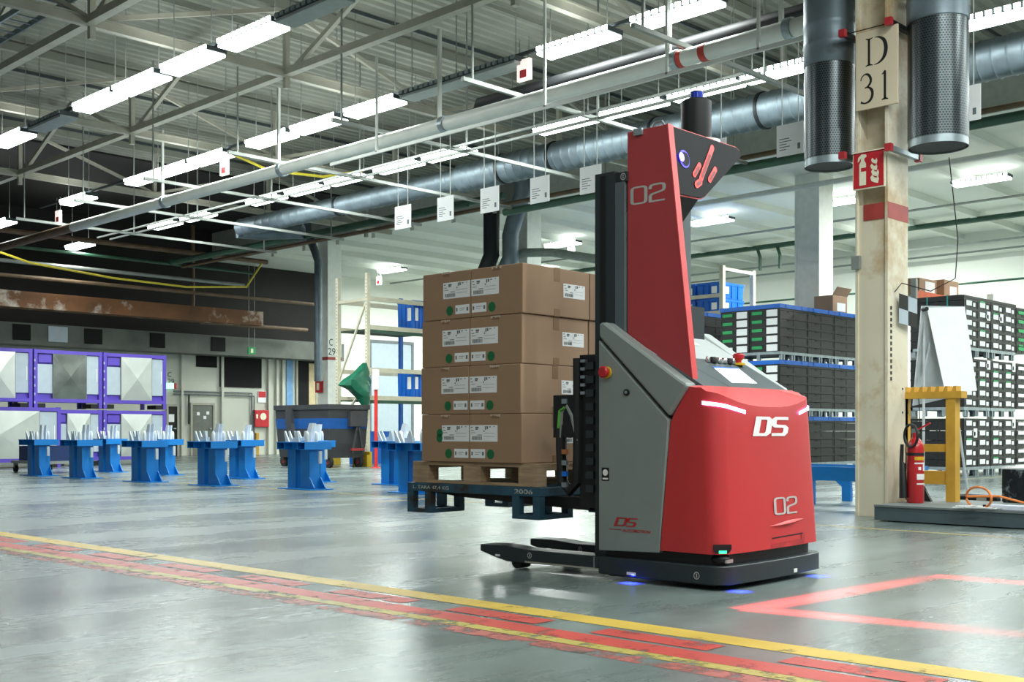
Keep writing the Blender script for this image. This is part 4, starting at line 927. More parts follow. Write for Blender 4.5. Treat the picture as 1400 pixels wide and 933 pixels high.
def label_sheet(par, y0, z0, wd, ht, bars=True, face='side'):
    if face == 'side': fn = lambda u, v, o: (-.0015 - o, y0 - wd * u, z0 + ht * v)
    else: fn = lambda u, v, o: (y0 + wd * u, -.0015 - o, z0 + ht * v)
    b = MB(); b.poly([fn(0, 0, 0), fn(1, 0, 0), fn(1, 1, 0), fn(0, 1, 0)]); s = b.build('paper_label', M['paper'], par, fix=False)
    b = MB(); rnd = random.Random(int(z0 * 1e4 + y0 * 77))
    if bars:
        u = .08
        while u < .44:
            wv = rnd.choice((.008, .014, .02)); b.poly([fn(u, .10, .001), fn(u + wv, .10, .001), fn(u + wv, .32, .001), fn(u, .32, .001)]); u += wv + rnd.choice((.008, .014))
        for (u0, u1, v0, v1) in ((.04, .10, .84, .90), (.20, .32, .80, .90), (.20, .30, .72, .78), (.05, .14, .66, .70), (.05, .2, .52, .55), (.55, .59, .72, .94), (.61, .66, .76, .94), (.70, .76, .86, .92), (.86, .90, .88, .93), (.5, .54, .6, .68), (.5, .9, .5, .515), (.5, .9, .3, .315), (.28, .44, .38, .42)):
            b.poly([fn(u0, v0, .001), fn(u1, v0, .001), fn(u1, v1, .001), fn(u0, v1, .001)])
    else:
        for (u0, u1, v0, v1) in ((.06, .16, .3, .7), (.80, .92, .3, .7), (.3, .7, .6, .65), (.3, .6, .4, .44)): b.poly([fn(u0, v0, .001), fn(u1, v0, .001), fn(u1, v1, .001), fn(u0, v1, .001)])
    stuff(b.build('print', M['ink_grey'], s, fix=False)); return s
for lay in range(4):
    for col in range(2):        # col 0 nearer to the mast, col 1 at the outer end
        for dep in range(2):    # dep 0 at the visible side, dep 1 behind it
            if dep and col: continue
            jx, jy = (.000, -.003, .004, -.002)[lay], (.0, .005, .0, -.012)[lay]
            lx = LX0 + .0 + jx + dep * (BW + .006); ly = 1.474 + jy + col * (BD + .003)
            ox, oy = awld(lx, ly)
            where = ('nearest the mast' if col == 0 else 'at the outer end') if not dep else 'half hidden behind the mast'
            t = thing('cardboard_box', f'brown cardboard box in the {layer_l[lay]} layer, {where}', 'box', (ox, oy, .688 + lay * (BH + .0015)), AR + (.004, -.004, .003, -.002)[lay], group='cardboard boxes on the pallet')
            b = MB(); b.box(0, BW, 0, BD, 0, BH); b.build('carton', M['cardboard'], t, bevel=.006)
            if dep: continue
            # tape across the middle of the end face towards the mast and on the side face
            if col == 0:
                MB().box(BW / 2 - .03, BW / 2 + .03, -.0015, 0, BH - .09, BH + .001).build('tape', M['tape'], t); MB().box(BW / 2 - .03, BW / 2 + .03, -.0015, 0, 0, .05).build('tape', M['tape'], t)
                label_sheet(t, BW / 2 + .065, .135 if lay else .13, .235, .095, True, 'end')
            MB().box(-.0012, 0, BD * .5 - .035, BD * .5 + .035, BH - .03, BH + .001).build('tape', M['tape'], t)
            b = MB(); rr = random.Random(lay * 5 + col)
            for k in range(5):
                y_ = BD * .5 - .045 + .018 * k; b.box(-.0025, -.001, y_, y_ + .014, BH - rr.uniform(.006, .02), BH - .002)
            stuff(b.build('torn_tape', M['tape_edge'], t))
            if col == 0: y0 = BD - .004; wl = .255
            else: y0 = .265; wl = .262
            label_sheet(t, y0, .142, wl, .112)
            label_sheet(t, (BD - .01) if col == 0 else .145, .03, .135, .062, False)
            yd = BD - .195 if col == 0 else .20
            b = MB(); b.disc((-.002, yd, .058), .033, (-1, 0, 0), 18); b.build('green_dot', M['green_dot'], t, fix=False)
            if lay == 0 and col == 1:
                b = MB(); b.disc((-.003, .285, .20), .03, (-1, 0, 0), 16); b.disc((-.003, .288, .165), .03, (-1, 0, 0), 16); b.build('green_dot', M['green_dot'], t, fix=False)
# ================================================================ blue steel stands in two rows
def make_stand():
    t = thing('steel_stand', '', 'stand'); Z = .735
    MB().box(-.22, .22, -.46, .40, 0, .016).build('base_plate', M['stand_blue'], t)
    for y in (.17, -.17):   # two I posts
        b = MB(); b.box(-.11, -.095, y - .11, y + .11, .016, Z - .11); b.box(.095, .11, y - .11, y + .11, .016, Z - .11); b.box(-.095, .095, y - .01, y + .01, .016, Z - .11)
        b.box(-.112, .112, y - .11, y - .098, .016, Z - .11)
        b.build('post', M['stand_blue'], t)
    for x in (-.11, .095):
        MB().prism([(-.275, .016), (-.42, .016), (-.42, .035), (-.31, .17), (-.275, .20)], 'x', x, x + .015).build('gusset', M['stand_blue'], t)
    MB().box(-.26, .26, -.37, .37, Z - .012, Z).build('top_plate', M['stand_blue'], t)
    for y in (.27, -.27):   # open square tubes under the plate, seen end on
        b = MB(); b.box(-.25, .25, y - .10, y - .092, Z - .115, Z - .012); b.box(-.25, .25, y + .092, y + .10, Z - .115, Z - .012); b.box(-.25, .25, y - .092, y + .092, Z - .115, Z - .107)
        b.build('cross_tube', M['stand_blue'], t)
    MB().box(-.12, .12, -.26, .26, Z - .115, Z - .012).build('beam', M['stand_blue'], t)
    # locating brackets
    for (x, y) in ((-.12, .02), ):
        b = MB(); b.prism([(y - .14, Z), (y - .02, Z), (y - .05, Z + .17), (y - .09, Z + .17)], 'x', x - .06, x - .04); b.prism([(y - .02, Z), (y + .10, Z), (y + .04, Z + .17), (y + .0, Z + .17)], 'x', x + .02, x + .04); b.box(x - .04, x + .02, y - .10, y + .06, Z, Z + .07)
        b.build('v_block', M['stand_steel'], t)
    b = MB(); b.prism([(.26, Z), (.36, Z), (.40, Z + .17), (.37, Z + .17)], 'x', -.1, -.08); b.prism([(.26, Z), (.36, Z), (.40, Z + .17), (.37, Z + .17)], 'x', -.02, 0); b.build('v_bracket', M['stand_steel'], t)
    for (x, y) in ((.10, -.06), (-.05, -.20)):
        b = MB(); b.rings([[(x, y + .05, Z), (x, y - .05, Z), (x + .02, y - .05, Z), (x + .02, y + .05, Z)], [(x, y + .06, Z + .15), (x, y - .06, Z + .15), (x + .02, y - .06, Z + .15), (x + .02, y + .06, Z + .15)], [(x - .02, y - .03, Z + .29), (x - .02, y - .12, Z + .29), (x, y - .12, Z + .29), (x, y - .03, Z + .29)]])
        b.build('guide_plate', M['stand_light'], t)
    for (x, y) in ((-.18, -.33), (.15, -.1)):
        MB().lathe((x, y, Z), [(.032, 0), (.032, .12), (.018, .16), (.004, .17)], 10).build('pin', M['stand_steel'], t, smooth=True)
    MB().box(.0, .05, -.40, -.37, Z - .33, Z - .14).build('hanging_tag', M['panel_grey'], t)
    return t
st0 = make_stand(); first = True
spots = [((10.0, 23.3), 'front row stand at the far end by the blue dolly'), ((10.05, 21.5), 'front row stand second from the far end'), ((10.1, 19.1), 'front row stand third from the far end'),
         ((10.2, 17.0), 'front row stand in line with the grey rear door'), ((10.55, 14.9), 'front row stand before the grey wheeled skip'), ((11.0, 12.75), 'front row stand nearest the cardboard boxes'),
         ((12.0, 24.3), 'rear row stand before the purple containers'), ((12.0, 21.9), 'rear row stand between the third and second front stands'), ((12.1, 19.1), 'rear row stand behind the one by the rear door'),
         ((12.2, 17.0), 'rear row stand hidden behind the skip side stand'), ((12.5, 15.0), 'rear row stand beside the red and white pole')]
for (x, y), lab in spots:
    t = st0 if first else copy_tree(st0); first = False
    t.location = (x, y, 0); tag(t, 'blue steel ' + lab, 'stand', 'blue steel stands')
# low blue stand partly hidden behind the forklift
y_, _ = onx(13.2, 1140); t = thing('low_stand', 'low blue frame standing between the forklift and the pillar', 'stand', (13.2, y_, 0))
MB().box(-.5, -.46, -1.0, 1.0, .30, .47).build('side_beam', M['stand_blue'], t); MB().box(.46, .5, -1.0, 1.0, .30, .47).build('side_beam', M['stand_blue'], t)
MB().box(-.46, .46, -1.0, -.96, .36, .47).build('end_beam', M['stand_blue'], t)
for x in (-.5, .42):
    for y in (-.92, .0): MB().prism([(y, 0), (y + .12, 0), (y + .12, .18), (y + .26, .30), (y, .30)], 'x', x, x + .06).build('leg', M['stand_blue'], t)
MB().box(-.4, -.2, -.95, -.75, .47, .56).build('bracket', M['stand_light'], t); MB().box(-.45, -.3, .25, .45, .47, .70).build('bracket', M['stand_light'], t)
# ================================================================ purple transport containers
def container(name, label, x0, x1, y0, z0, z1, kind):
    t = thing(name, label, 'container', ((x0 + x1) / 2, y0, z0), group='purple transport containers'); w_, h = (x1 - x0), (z1 - z0); hw = w_ / 2; D = 1.3; f = .09
    zb = .14   # feet height
    for sx in (-hw, hw - f):
        MB().box(sx, sx + f, 0, f, 0, h).build('corner_post', M['purple'], t); MB().box(sx, sx + f, D - f, D, 0, h).build('corner_post', M['purple'], t)
    MB().box(-hw + f, hw - f, 0, .08, h - .10, h - .01).build('top_rail', M['purple'], t); MB().box(-hw + f, hw - f, 0, .08, zb, zb + .09).build('bottom_rail', M['purple'], t)
    MB().box(-hw + .02, hw - .02, .08, D, zb + .02, h - .03).build('shell', M['purple'], t)
    a, c = -hw + f, hw - f; W2 = c - a; zl, zh = zb + .09, h - .10; H2 = zh - zl
    if kind == 'big': p0, p1 = a + W2 * .18, ony(y0, 54)[0] - (x0 + x1) / 2
    else: p0, p1 = a + W2 * .25, a + W2 * .79
    # pyramid-folded silver sheet
    m_ = ((p0 + p1) / 2, -.05, (zl + zh) / 2); C4 = [(p0, .0, zl), (p1, .0, zl), (p1, .0, zh), (p0, .0, zh)]
    b = MB(); b.v = C4 + [m_] + [(p0, .07, zl), (p1, .07, zl), (p1, .07, zh), (p0, .07, zh)]
    for i in range(4): b.face((i, (i + 1) % 4, 4)); b.face((i, i + 5, (i + 1) % 4 + 5, (i + 1) % 4))
    b.build('folded_sheet', mat('sheet_mirror', 'A4AAA4', .16, .9, var=.35, scale=2.2) if 'in the middle' in label else M['sheet_silver'], t)
    for sx in (p0 - .012, p1): MB().box(sx, sx + .012, .0, .07, zl, zh).build('sheet_joint', M['ink_grey'], t)
    if kind != 'big':
        MB().box(a, p0 - .015, .03, .075, zl + H2 * .12, zl + H2 * .76).build('grey_panel', M['panel_grey'], t); MB().box(a + .03, p0 - .04, .02, .075, zl + H2 * .80, zh - .03).build('purple_panel', M['purple'], t)
    MB().box(p1 + .015, c, .03, .075, zl + (H2 * .12 if kind != 'big' else .02), zh - .02).build('grey_panel', M['panel_grey'], t)
    MB().box(p1 + .015 + (c - p1) * .8, p1 + .03 + (c - p1) * .8, .02, .03, zl + H2 * .4, zl + H2 * .7).build('handle', M['paper'], t)
    for k in range(6): MB().box(-hw - .002, -hw + .03, -.006, 0, .1 + k * (h - .2) / 6, .1 + k * (h - .2) / 6 + .06).build('rivet_plate', M['panel_grey'], t)
    for sx in (-hw, hw - .3): MB().box(sx, sx + .3, .02, .5, 0, zb - .03).build('foot', M['black'], t)
    return t
cz = [(14.17, 15.97), (12.33, 14.13), (10.49, 12.29)]
for i, (a, c) in enumerate(cz):
    container('transport_container', 'purple container with silver folded panel, upper row, ' + ('at the end by the wall', 'in the middle', 'cut off by the picture edge')[i], a, c, 29.0, 1.50, 2.98, 'std')
    if i < 2: container('transport_container', 'purple container with silver folded panel, lower row, ' + ('at the end by the wall', 'behind the second stand')[i], a if i == 0 else 12.82, c, 29.0, 0, 1.46, 'std')
container('transport_container', 'purple container with the widest silver panel, lower row, behind the blue dolly', 9.6, 12.75, 28.4, 0, 1.50, 'big')
x, y = ground(65, 648); t = thing('platform_dolly', 'low steel dolly with a dark blue crate among the stands', 'dolly', (10.9, 25.0, 0))
MB().box(-.45, .45, -.8, .8, .20, .26).build('deck', M['steel_grey'], t)
for sx in (-.38, .38):
    for sy in (-.7, .7): MB().tube([(sx - .03, sy, .08), (sx + .03, sy, .08)], .08, 12).build('wheel', M['tyre'], t); MB().box(sx - .04, sx + .04, sy - .03, sy + .03, .1, .2).build('fork', M['steel_grey'], t)
t = thing('plastic_crate', 'dark blue open crate on the low steel dolly', 'crate', (10.9, 25.0, .26))
for a in ((-.35, .35, -.6, -.57, 0, .32), (-.35, .35, .57, .6, 0, .32), (-.35, -.32, -.57, .57, 0, .32), (.32, .35, -.57, .57, 0, .32), (-.32, .32, -.57, .57, 0, .03)): MB().box(*a).build('side', mat('crate_navy', '0C2A5C', .5), t)
# ================================================================ grey wheeled skip
xb, yb = 16.9, 22.85; x1 = ony(yb, 506)[0]; y1 = onx(xb, 374)[0]; hx_, hy_ = (x1 - xb) / 2, (y1 - yb) / 2
t = thing('wheeled_skip', 'dark grey steel skip with a blue band on castors', 'skip', (xb + hx_, yb + hy_, 0))
def ringxy(sx, sy, z): return [(-sx, -sy, z), (sx, -sy, z), (sx, sy, z), (-sx, sy, z)]
MB().rings([ringxy(hx_ * .86, hy_ * .86, .24), ringxy(hx_ * .90, hy_ * .92, .60), ringxy(hx_ * .95, hy_ * .97, 1.46)]).build('tub', M['bin_dark'], t)
MB().rings([ringxy(hx_ * .925, hy_ * .945, .96), ringxy(hx_ * .945, hy_ * .965, 1.22)]).build('blue_band', M['bin_blue'], t)
for a in ((-hx_, hx_, -hy_, -hy_ + .08), (-hx_, hx_, hy_ - .08, hy_), (-hx_, -hx_ + .08, -hy_ + .08, hy_ - .08), (hx_ - .08, hx_, -hy_ + .08, hy_ - .08)): MB().box(*a, 1.44, 1.56).build('rim', M['bin_dark'], t)
MB().box(-hx_ * .05, hx_ * .75, -hy_ - .08, -hy_ * .94, 1.02, 1.40).build('lever_guard', M['bin_dark'], t)
for sx in (-.1, .1):
    MB().bar((hx_ * .35 + sx * 1.6, -hy_ - .02, .36), (hx_ * .35 + sx * .3, -hy_ - .03, 1.02), .05, .05).build('lever', M['bin_dark'], t)
MB().bar((hx_ * .35 - .2, -hy_ - .03, .45), (hx_ * .35 + .2, -hy_ - .03, .45), .06, .06).build('latch_bar', M['hub_red'], t)
MB().prism([(hy_ * .25, .30), (hy_ * .48, 1.1), (hy_ * .48, 1.5), (hy_ * .28, 1.5), (hy_ * .28, 1.1), (hy_ * .05, .3), (hy_ * .14, .3), (hy_ * .36, 1.0), (hy_ * .17, .3)][:7], 'x', -hx_ - .06, -hx_ * .93).build('side_bracket', M['bin_dark'], t)
for sx in (-1, 1):
    for sy in (-1, 1):
        wx, wy = sx * hx_ * .72, sy * hy_ * .80
        wl = MB().tube([(wx - .045, wy, .14), (wx + .045, wy, .14)], .14, 18).build('castor', M['tyre'], t, smooth=True); MB().tube([(wx - .05, wy, .14), (wx + .05, wy, .14)], .06, 12).build('hub', M['hub_red'], wl, smooth=True)
        MB().box(wx - .07, wx + .07, wy - .05, wy + .05, .16, .27).build('castor_fork', M['bin_dark'], t)
# ================================================================ pallet rack, pole, bag
xr, yr = 19.4, 24.5; yd_ = 25.8
t = thing('pallet_rack', 'cream pallet rack with diagonal braces beside the C 29 pillar', 'rack', (xr, yr, 0)); ztop = 5.15
for yv in (0, yd_ - yr):
    u = MB().box(-.05, .05, yv - .05, yv + .05, 0, ztop + (.0 if yv == 0 else -.02)).build('upright', M['rack_cream'], t)
    b = MB()
    for k in range(50): b.box(-.052, -.05, yv - .015, yv + .015, .3 + k * .095, .33 + k * .095)
    stuff(b.build('hole_row', M['ink_grey'], u))
for (z0, z1) in ((1.1, 2.2), (2.3, 4.4)): MB().bar((0, .05, z1), (0, yd_ - yr - .05, z0), .05, .05).build('brace', M['rack_cream'], t)
for z in (2.25, 4.45): MB().bar((0, 0, z), (0, yd_ - yr, z), .06, .08).build('frame_tie', M['rack_cream'], t)
for k, z in enumerate((4.47, 3.7, 2.55, 1.8)):
    MB().box(.05, 2.2, -.05, .0, z - .06, z + .06).build('rack_beam', M['rack_cream'], t)
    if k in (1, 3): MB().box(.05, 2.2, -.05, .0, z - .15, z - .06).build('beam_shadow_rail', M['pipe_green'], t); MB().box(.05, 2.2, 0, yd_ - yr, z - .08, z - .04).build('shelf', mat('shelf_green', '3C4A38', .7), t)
for z in (4.47, 3.7, 2.55, 1.8): MB().box(.05, 2.2, yd_ - yr - .05, yd_ - yr, z - .06, z + .06).build('rack_beam', M['rack_cream'], t)
u = MB().box(2.2, 2.3, -.05, .05, 0, ztop - .4).build('upright', M['rack_blue'], t)
b = MB()
for k in range(44): b.box(2.205, 2.295, -.054, -.05, .3 + k * .095, .34 + k * .095)
stuff(b.build('hole_row', M['ink'], u))
MB().box(2.2, 2.3, yd_ - yr - .05, yd_ - yr + .05, 0, ztop - .4).build('upright', M['rack_blue'], t)
def open_crate(name, label, c, d, m, grp, lbl=True):
    t = thing(name, label, 'crate', c, group=grp); x, y, z = d[0] / 2, d[1] / 2, d[2]
    MB().rings([ringxy(x * .94, y * .94, 0), ringxy(x * .97, y * .97, z)]).build('tub', m, t)
    for a in ((-x, x, -y, -y + .03), (-x, x, y - .03, y), (-x, -x + .03, -y + .03, y - .03), (x - .03, x, -y + .03, y - .03)): MB().box(*a, z - .06, z + .01).build('rim', m, t)
    for k in (-.5, 0, .5): MB().box(-x - .005, -x * .95, y * k - .02, y * k + .02, .02, z - .06).build('rib', m, t); MB().box(x * k - .02, x * k + .02, -y - .005, -y * .95, .02, z - .06).build('rib', m, t)
    if lbl: MB().box(-x - .008, -x - .004, -y * .75, -y * .3, z * .3, z * .75).build('paper_label', M['paper'], t); MB().box(-x * .75, -x * .3, -y - .008, -y - .004, z * .3, z * .75).build('paper_label', M['paper'], t)
    return t
for k, (z, lab) in enumerate(((3.76, 'blue crate on the upper shelf of the cream rack'), (1.86, 'blue crate on the lower shelf of the cream rack'))):
    open_crate('plastic_crate', lab, (xr + 1.95, yr + .45, z), (.5, .7, .8 if k == 0 else .75), M['crate_blue'], 'blue crates on the cream rack')
tag(MB().box(xr + .35, xr + 1.5, yr + .9, yr + 1.25, .0, .9).build('plastic_tote', M['crate_blue']), 'blue tote standing on the floor under the cream rack', 'crate')
for k in range(3):
    x, y = ground(455 + k * 42, 638 if k else 635); t = thing('yellow_bumper', ('yellow steel bumper seen under the grey skip', 'yellow steel bumper beside the red and white pole', 'yellow steel bumper under the cream rack')[k], 'barrier', (x, y, 0), group='yellow rack bumpers')
    MB().box(-.04, .04, -.3, .3, 0, .38).build('plate', M['yellow'], t); MB().box(-.12, -.04, -.3, -.24, 0, .3).build('brace', M['yellow'], t); MB().box(-.12, -.04, .24, .3, 0, .3).build('brace', M['yellow'], t)
x, y = ground(514, 640); t = thing('marker_pole', 'red pole with a white top standing before the cream rack', 'pole', (x, y, 0))
MB().tube([(0, 0, .02), (0, 0, 1.93)], .045, 10).build('red_shaft', M['pole_red'], t, smooth=True); MB().tube([(0, 0, 1.93), (0, 0, 2.42)], .085, 12).build('white_head', M['paper'], t, smooth=True); MB().lathe((0, 0, 0), [(.12, 0), (.1, .02)], 14).build('foot', M['pole_red'], t)
xg, zg = ony(24.3, 492, 515); t = MB(); rsx = []
for z, a, c, dx in ((2.72, .05, .05, .16), (2.62, .12, .1, .12), (2.45, .25, .16, .02), (2.25, .42, .2, -.12), (2.1, .46, .22, -.16), (1.95, .3, .2, .0), (1.8, .2, .16, .1), (1.62, .14, .1, .16), (1.5, .08, .06, .18)):
    rsx.append([(xg + dx + a * math.cos(2 * math.pi * k / 14) * (1 + .22 * math.sin(5 * k + z * 23)), 24.3 + c * math.sin(2 * math.pi * k / 14) * (1 + .25 * math.cos(7 * k + z * 31)), z) for k in range(14)])
tag(t.rings(rsx).build('plastic_bag', M['bag_green'], smooth=25), 'crumpled green plastic bag hanging on the cream rack upright', 'bag')
# white sliding door on the side wall behind the rack
x0, x1 = ony(38.46, 506)[0], ony(38.46, 561)[0]; zt = ony(38.46, 530, 470)[1]
d = struct(MB().box(x0, x1, 38.40, 38.46, 0, zt).build('door_5', M['panel_grey']))
f = MB(); f.box(x0 - .12, x0, 38.36, 38.46, 0, zt + .12); f.box(x1, x1 + .12, 38.36, 38.46, 0, zt + .12); f.box(x0, x1, 38.36, 38.46, zt, zt + .12); f.build('door_frame', M['ink_grey'], d)
# ================================================================ block storage of black crates
def crate_mesh(dx, dy, dz):
    b = MB(); g = .006
    b.rings([[(g, g, 0), (dx - g, g, 0), (dx - g, dy - g, 0), (g, dy - g, 0)], [(g * .8, g * .8, dz * .72), (dx - g * .8, g * .8, dz * .72), (dx - g * .8, dy - g * .8, dz * .72), (g * .8, dy - g * .8, dz * .72)]])
    b.box(0, dx, 0, dy, dz * .76, dz)
    for k in (.0, .5, 1.0):
        xx = .01 + (dx - .05) * k; b.box(xx, xx + .03, .0, .006, .01, dz * .76)
        yy = .01 + (dy - .05) * k; b.box(.0, .006, yy, yy + .03, .01, dz * .76)
    return b.mesh('crate_body', M['crate_black'])
def steel_pallet(name, label, c, dx, dy, grp, blue):
    t = thing(name, label, 'pallet', c, group=grp)
    MB().box(0, dx, 0, .05, .12, .18).build('rail', M['galv'], t); MB().box(0, .05, .05, dy, .12, .18).build('rail', M['galv'], t); MB().box(0, dx, dy - .05, dy, .12, .18).build('rail', M['galv'], t); MB().box(dx - .05, dx, .05, dy - .05, .12, .18).build('rail', M['galv'], t)
    MB().box(.05, dx - .05, .05, dy - .05, .15, .175).build('deck', M['perf_dark'], t)
    for x in (.06, dx / 2 - .1, dx - .22):
        for k in range(2): MB().box(x + k * .1, x + k * .1 + .05, .0, .06, 0, .12).build('foot', M['galv'], t)
    for y in (dy * .33, dy * .7): MB().box(0, .06, y, y + .08, 0, .12).build('foot', M['galv'], t)
    for y in (dy - .1,): MB().box(dx - .1, dx - .02, y, y + .08, 0, .12).build('foot', M['galv'], t); MB().box(.02, .1, y, y + .08, 0, .12).build('foot', M['galv'], t)
    return t
def blue_lid(label, c, dx, dy, grp):
    t = thing('crate_lid', label, 'lid', c, group=grp)
    MB().box(0, dx, 0, dy, 0, .05).build('panel', M['crate_blue'], t)
    for a in ((-.02, dx + .01, -.02, .05), (-.02, dx + .01, dy - .05, dy + .01), (-.02, .05, .05, dy - .05), (dx - .05, dx + .01, .05, dy - .05)): MB().box(*a, -.02, .072).build('lip', M['crate_blue'], t)
    for x in (.2, dx - .3): MB().box(x, x + .1, -.03, .02, .0, .07).build('clip', M['crate_blue'], t)
    return t
tiern = ('bottom', 'middle', 'top'); layn = ('lowest', 'second', 'third', 'fourth', 'uppermost')
CD = {}
def crate(x, y, z, d, label, grp, white=None, green=None, front=None, handle=False, sq=None):
    key = d
    if key not in CD: CD[key] = crate_mesh(*d)
    t = thing('storage_crate', label, 'crate', (x, y, z), group=grp)
    place(CD[key], 'body', t)
    dx, dy, dz = d
    if white: MB().box(-.008, -.001, white[0], white[1], .015, dz - .03).build('paper_label', M['paper'], t)
    if green: MB().box(-.008, -.001, green[0], green[1], dz * .35, dz * .72).build('tag', M[green[2]], t)
    if front:
        for (a, c, z0, z1, m) in front: MB().box(a, c, -.008, -.001, z0, z1).build('paper_label', M[m], t)
    if handle: MB().box(dx * .28, dx * .40, -.007, -.001, dz * .55, dz * .72).build('handle_slot', M['black'], t)
    return t
rc = random.Random(3)
# group with blue lids
GX, GY, TH_ = 22.4, 13.7, 1.247
for tier in range(3):
    zb = tier * TH_
    for ux in range(3):
        uname = ('at the corner', 'second from the corner', 'third from the corner')[ux]
        dy = 1.56 if ux == 0 else .785
        steel_pallet('steel_pallet', f'steel pallet under blue lidded crates, {tiern[tier]} tier, {uname}', (GX + 1.2 * ux, GY, zb), 1.19, dy, 'steel pallets under black crates', True)
        blue_lid(f'blue lid over the {tiern[tier]} tier crates {uname}', (GX + 1.2 * ux, GY, zb + .18 + 5 * .193 + .02), 1.19, dy, 'blue crate lids')
        for lay in range(5):
            z = zb + .18 + lay * .193
            if tier < 2 and ux > 0 and lay < 0: continue
            crate(GX + 1.2 * ux, GY, z, (1.19, .775, .193), f'black lidded crate, {tiern[tier]} tier, {layn[lay]} of five, {uname} of its block', 'black crates with blue lids',
                  white=(.06, .34) if ux == 0 else None, green=(.45, .72, 'tag_green') if ux == 0 else None, handle=True)
            if ux == 0:
                crate(GX, GY + .785, z, (1.19, .775, .193), f'black crate with green tag, {tiern[tier]} tier, {layn[lay]} of five, far column of corner block', 'black crates with blue lids', white=(.06, .34), green=(.45, .72, 'tag_green' if lay else 'paper'))
for lay in range(5): crate(GX + .3, GY + 2.3, 2 * TH_ + .18 + lay * .193, (1.19, .9, .193), f'unlabelled black crate in the block behind the mast, {layn[lay]} of five', 'black crates behind the mast')
for tier in range(2):
    for lay in range(5): crate(GX + .3, GY + 2.3, tier * TH_ + .18 + lay * .193, (1.19, .9, .193), f'unlabelled black crate behind the mast, {tiern[tier]} tier, {layn[lay]} of five', 'black crates behind the mast')
for tier in range(3): steel_pallet('steel_pallet', f'steel pallet in the crate block behind the mast, {tiern[tier]} tier', (GX + .3, GY + 2.3, tier * TH_), 1.19, .9, 'steel pallets under black crates', True)
for tier in range(2): blue_lid(f'blue lid over the {tiern[tier]} tier crates behind the mast', (GX + .3, GY + 2.3, tier * TH_ + 1.165), 1.19, .9, 'blue crate lids')
blue_lid('blue lid on the crate block behind the mast', (GX + .3, GY + 2.3, 2 * TH_ + 1.165), 1.19, .9, 'blue crate lids')
t = thing('cardboard_carton', 'open brown carton on top of the blue lidded crates', 'box', (25.0, 13.85, 3.735)); MB().box(0, .7, 0, .5, 0, .42).build('carton', M['cardboard'], t, bevel=.01); MB().box(.2, .6, -.004, 0, .05, .25).build('paper_label', M['paper'], t); MB().prism([(0, .42), (-.12, .6), (-.115, .61), (.01, .43)], 'x', 0, .7).build('flap', M['cardboard'], t)
# group with white labels
HX, HY_ = 22.7, 9.7
TP = 1.205
for tier in range(3):
    zb = tier * TP
    for ux in range(2):
        steel_pallet('steel_pallet', f'steel pallet under white labelled crates, {tiern[tier]} tier, ' + ('corner block' if ux == 0 else 'next block'), (HX + 1.32 * ux, HY_, zb), 1.3, 1.12, 'steel pallets under black crates', False)
    for col in range(5):
        x = HX + col * .655 + (.02 if col >= 2 else 0) + (.03 if col >= 4 else 0)
        for lay in range(5):
            z = zb + .18 + lay * .196
            fr = [(.10, .36, .05, .15, 'paper'), (.42, .53, .04, .12, 'paper')]
            if col == 4: fr = [(.10, .50, .06, .13, 'tag_green' if tier == 2 else 'paper')]
            if rc.random() < .22: fr.append((.45, .62, .005, .19, 'paper'))
            if rc.random() < .08: fr.append((.12, .36, .15, .185, 'tag_green'))
            crate(x, HY_, z, (.65, 1.12, .196), f'white labelled black crate, {tiern[tier]} tier, {layn[lay]} of five, {NUM[col]} column from the flip chart', 'black crates with white labels', front=fr)
    if tier == 2:
        for ux in range(2):
            t = thing('crate_lid', ('black lid on the corner block behind the flip chart', 'black lid on the block next to the corner block')[ux], 'lid', (HX + 1.32 * ux, HY_, zb + .18 + 5 * .196), group='black crate lids')
            MB().box(-.01, 1.31, -.01, 1.13, 0, .05).build('panel', M['crate_black'], t); MB().box(.1, 1.2, .1, 1.0, .05, .07).build('raised_panel', M['crate_black'], t)
for k in range(2):
    yv = HY_ + .32 + .42 * k; t = MB(); t.box(HX - .012, HX - .006, yv, yv + .03, 2.45, 3.64); tag(t.build('strap', mat('strap_teal', '2A8A86', .5)), ('teal strap over the black crates nearer the flip chart', 'teal strap over the black crates nearer the pillar')[k], 'strap')
# rack with blue crates behind, and orange rack
xk, yk = 26.5, 18.0
t = thing('storage_rack', 'cream storage rack holding blue crates behind the black crates', 'rack', (xk, yk, 0))
for (a, c) in ((0, 0), (0, 1.9), (1.5, 0)): MB().box(a - .06, a + .06, c - .06, c + .06, 0, 5.42).build('upright', M['rack_cream'], t)
for z in (4.15, 4.62): MB().box(-.05, .0, -.0, 3.2, z - .05, z + .05).build('rack_beam', M['rack_cream'], t)
MB().box(0, 1.5, -.05, 0, 5.3, 5.38).build('rack_beam', M['rack_cream'], t); MB().box(0, 1.5, -.05, 3.0, 4.08, 4.12).build('shelf', M['rack_cream'], t)
for lay in range(2):
    for k in range(3):
        open_crate('plastic_crate', f'blue crate with paper labels on the rear rack, {("lower", "upper")[lay]} layer, {NUM[k]} from the pillar', (xk + .72, yk + .55 + .82 * k, 4.13 + lay * .45), (1.2, .78, .43), M['crate_blue'], 'blue crates on the rear rack')
t = thing('orange_rack', 'orange rack beam behind the white labelled crates', 'rack', (25.2, 11.6, 0))
MB().box(-.6, 3.5, 0, .06, 3.84, 4.04).build('rack_beam', M['orange'], t)
for x in (-.66, 3.5): MB().box(x, x + .1, -.03, .09, 0, 4.3).build('upright', M['steel_grey'], t)
MB().box(-.6, 3.5, .06, 1.0, 3.92, 3.96).build('shelf', M['steel_grey'], t)
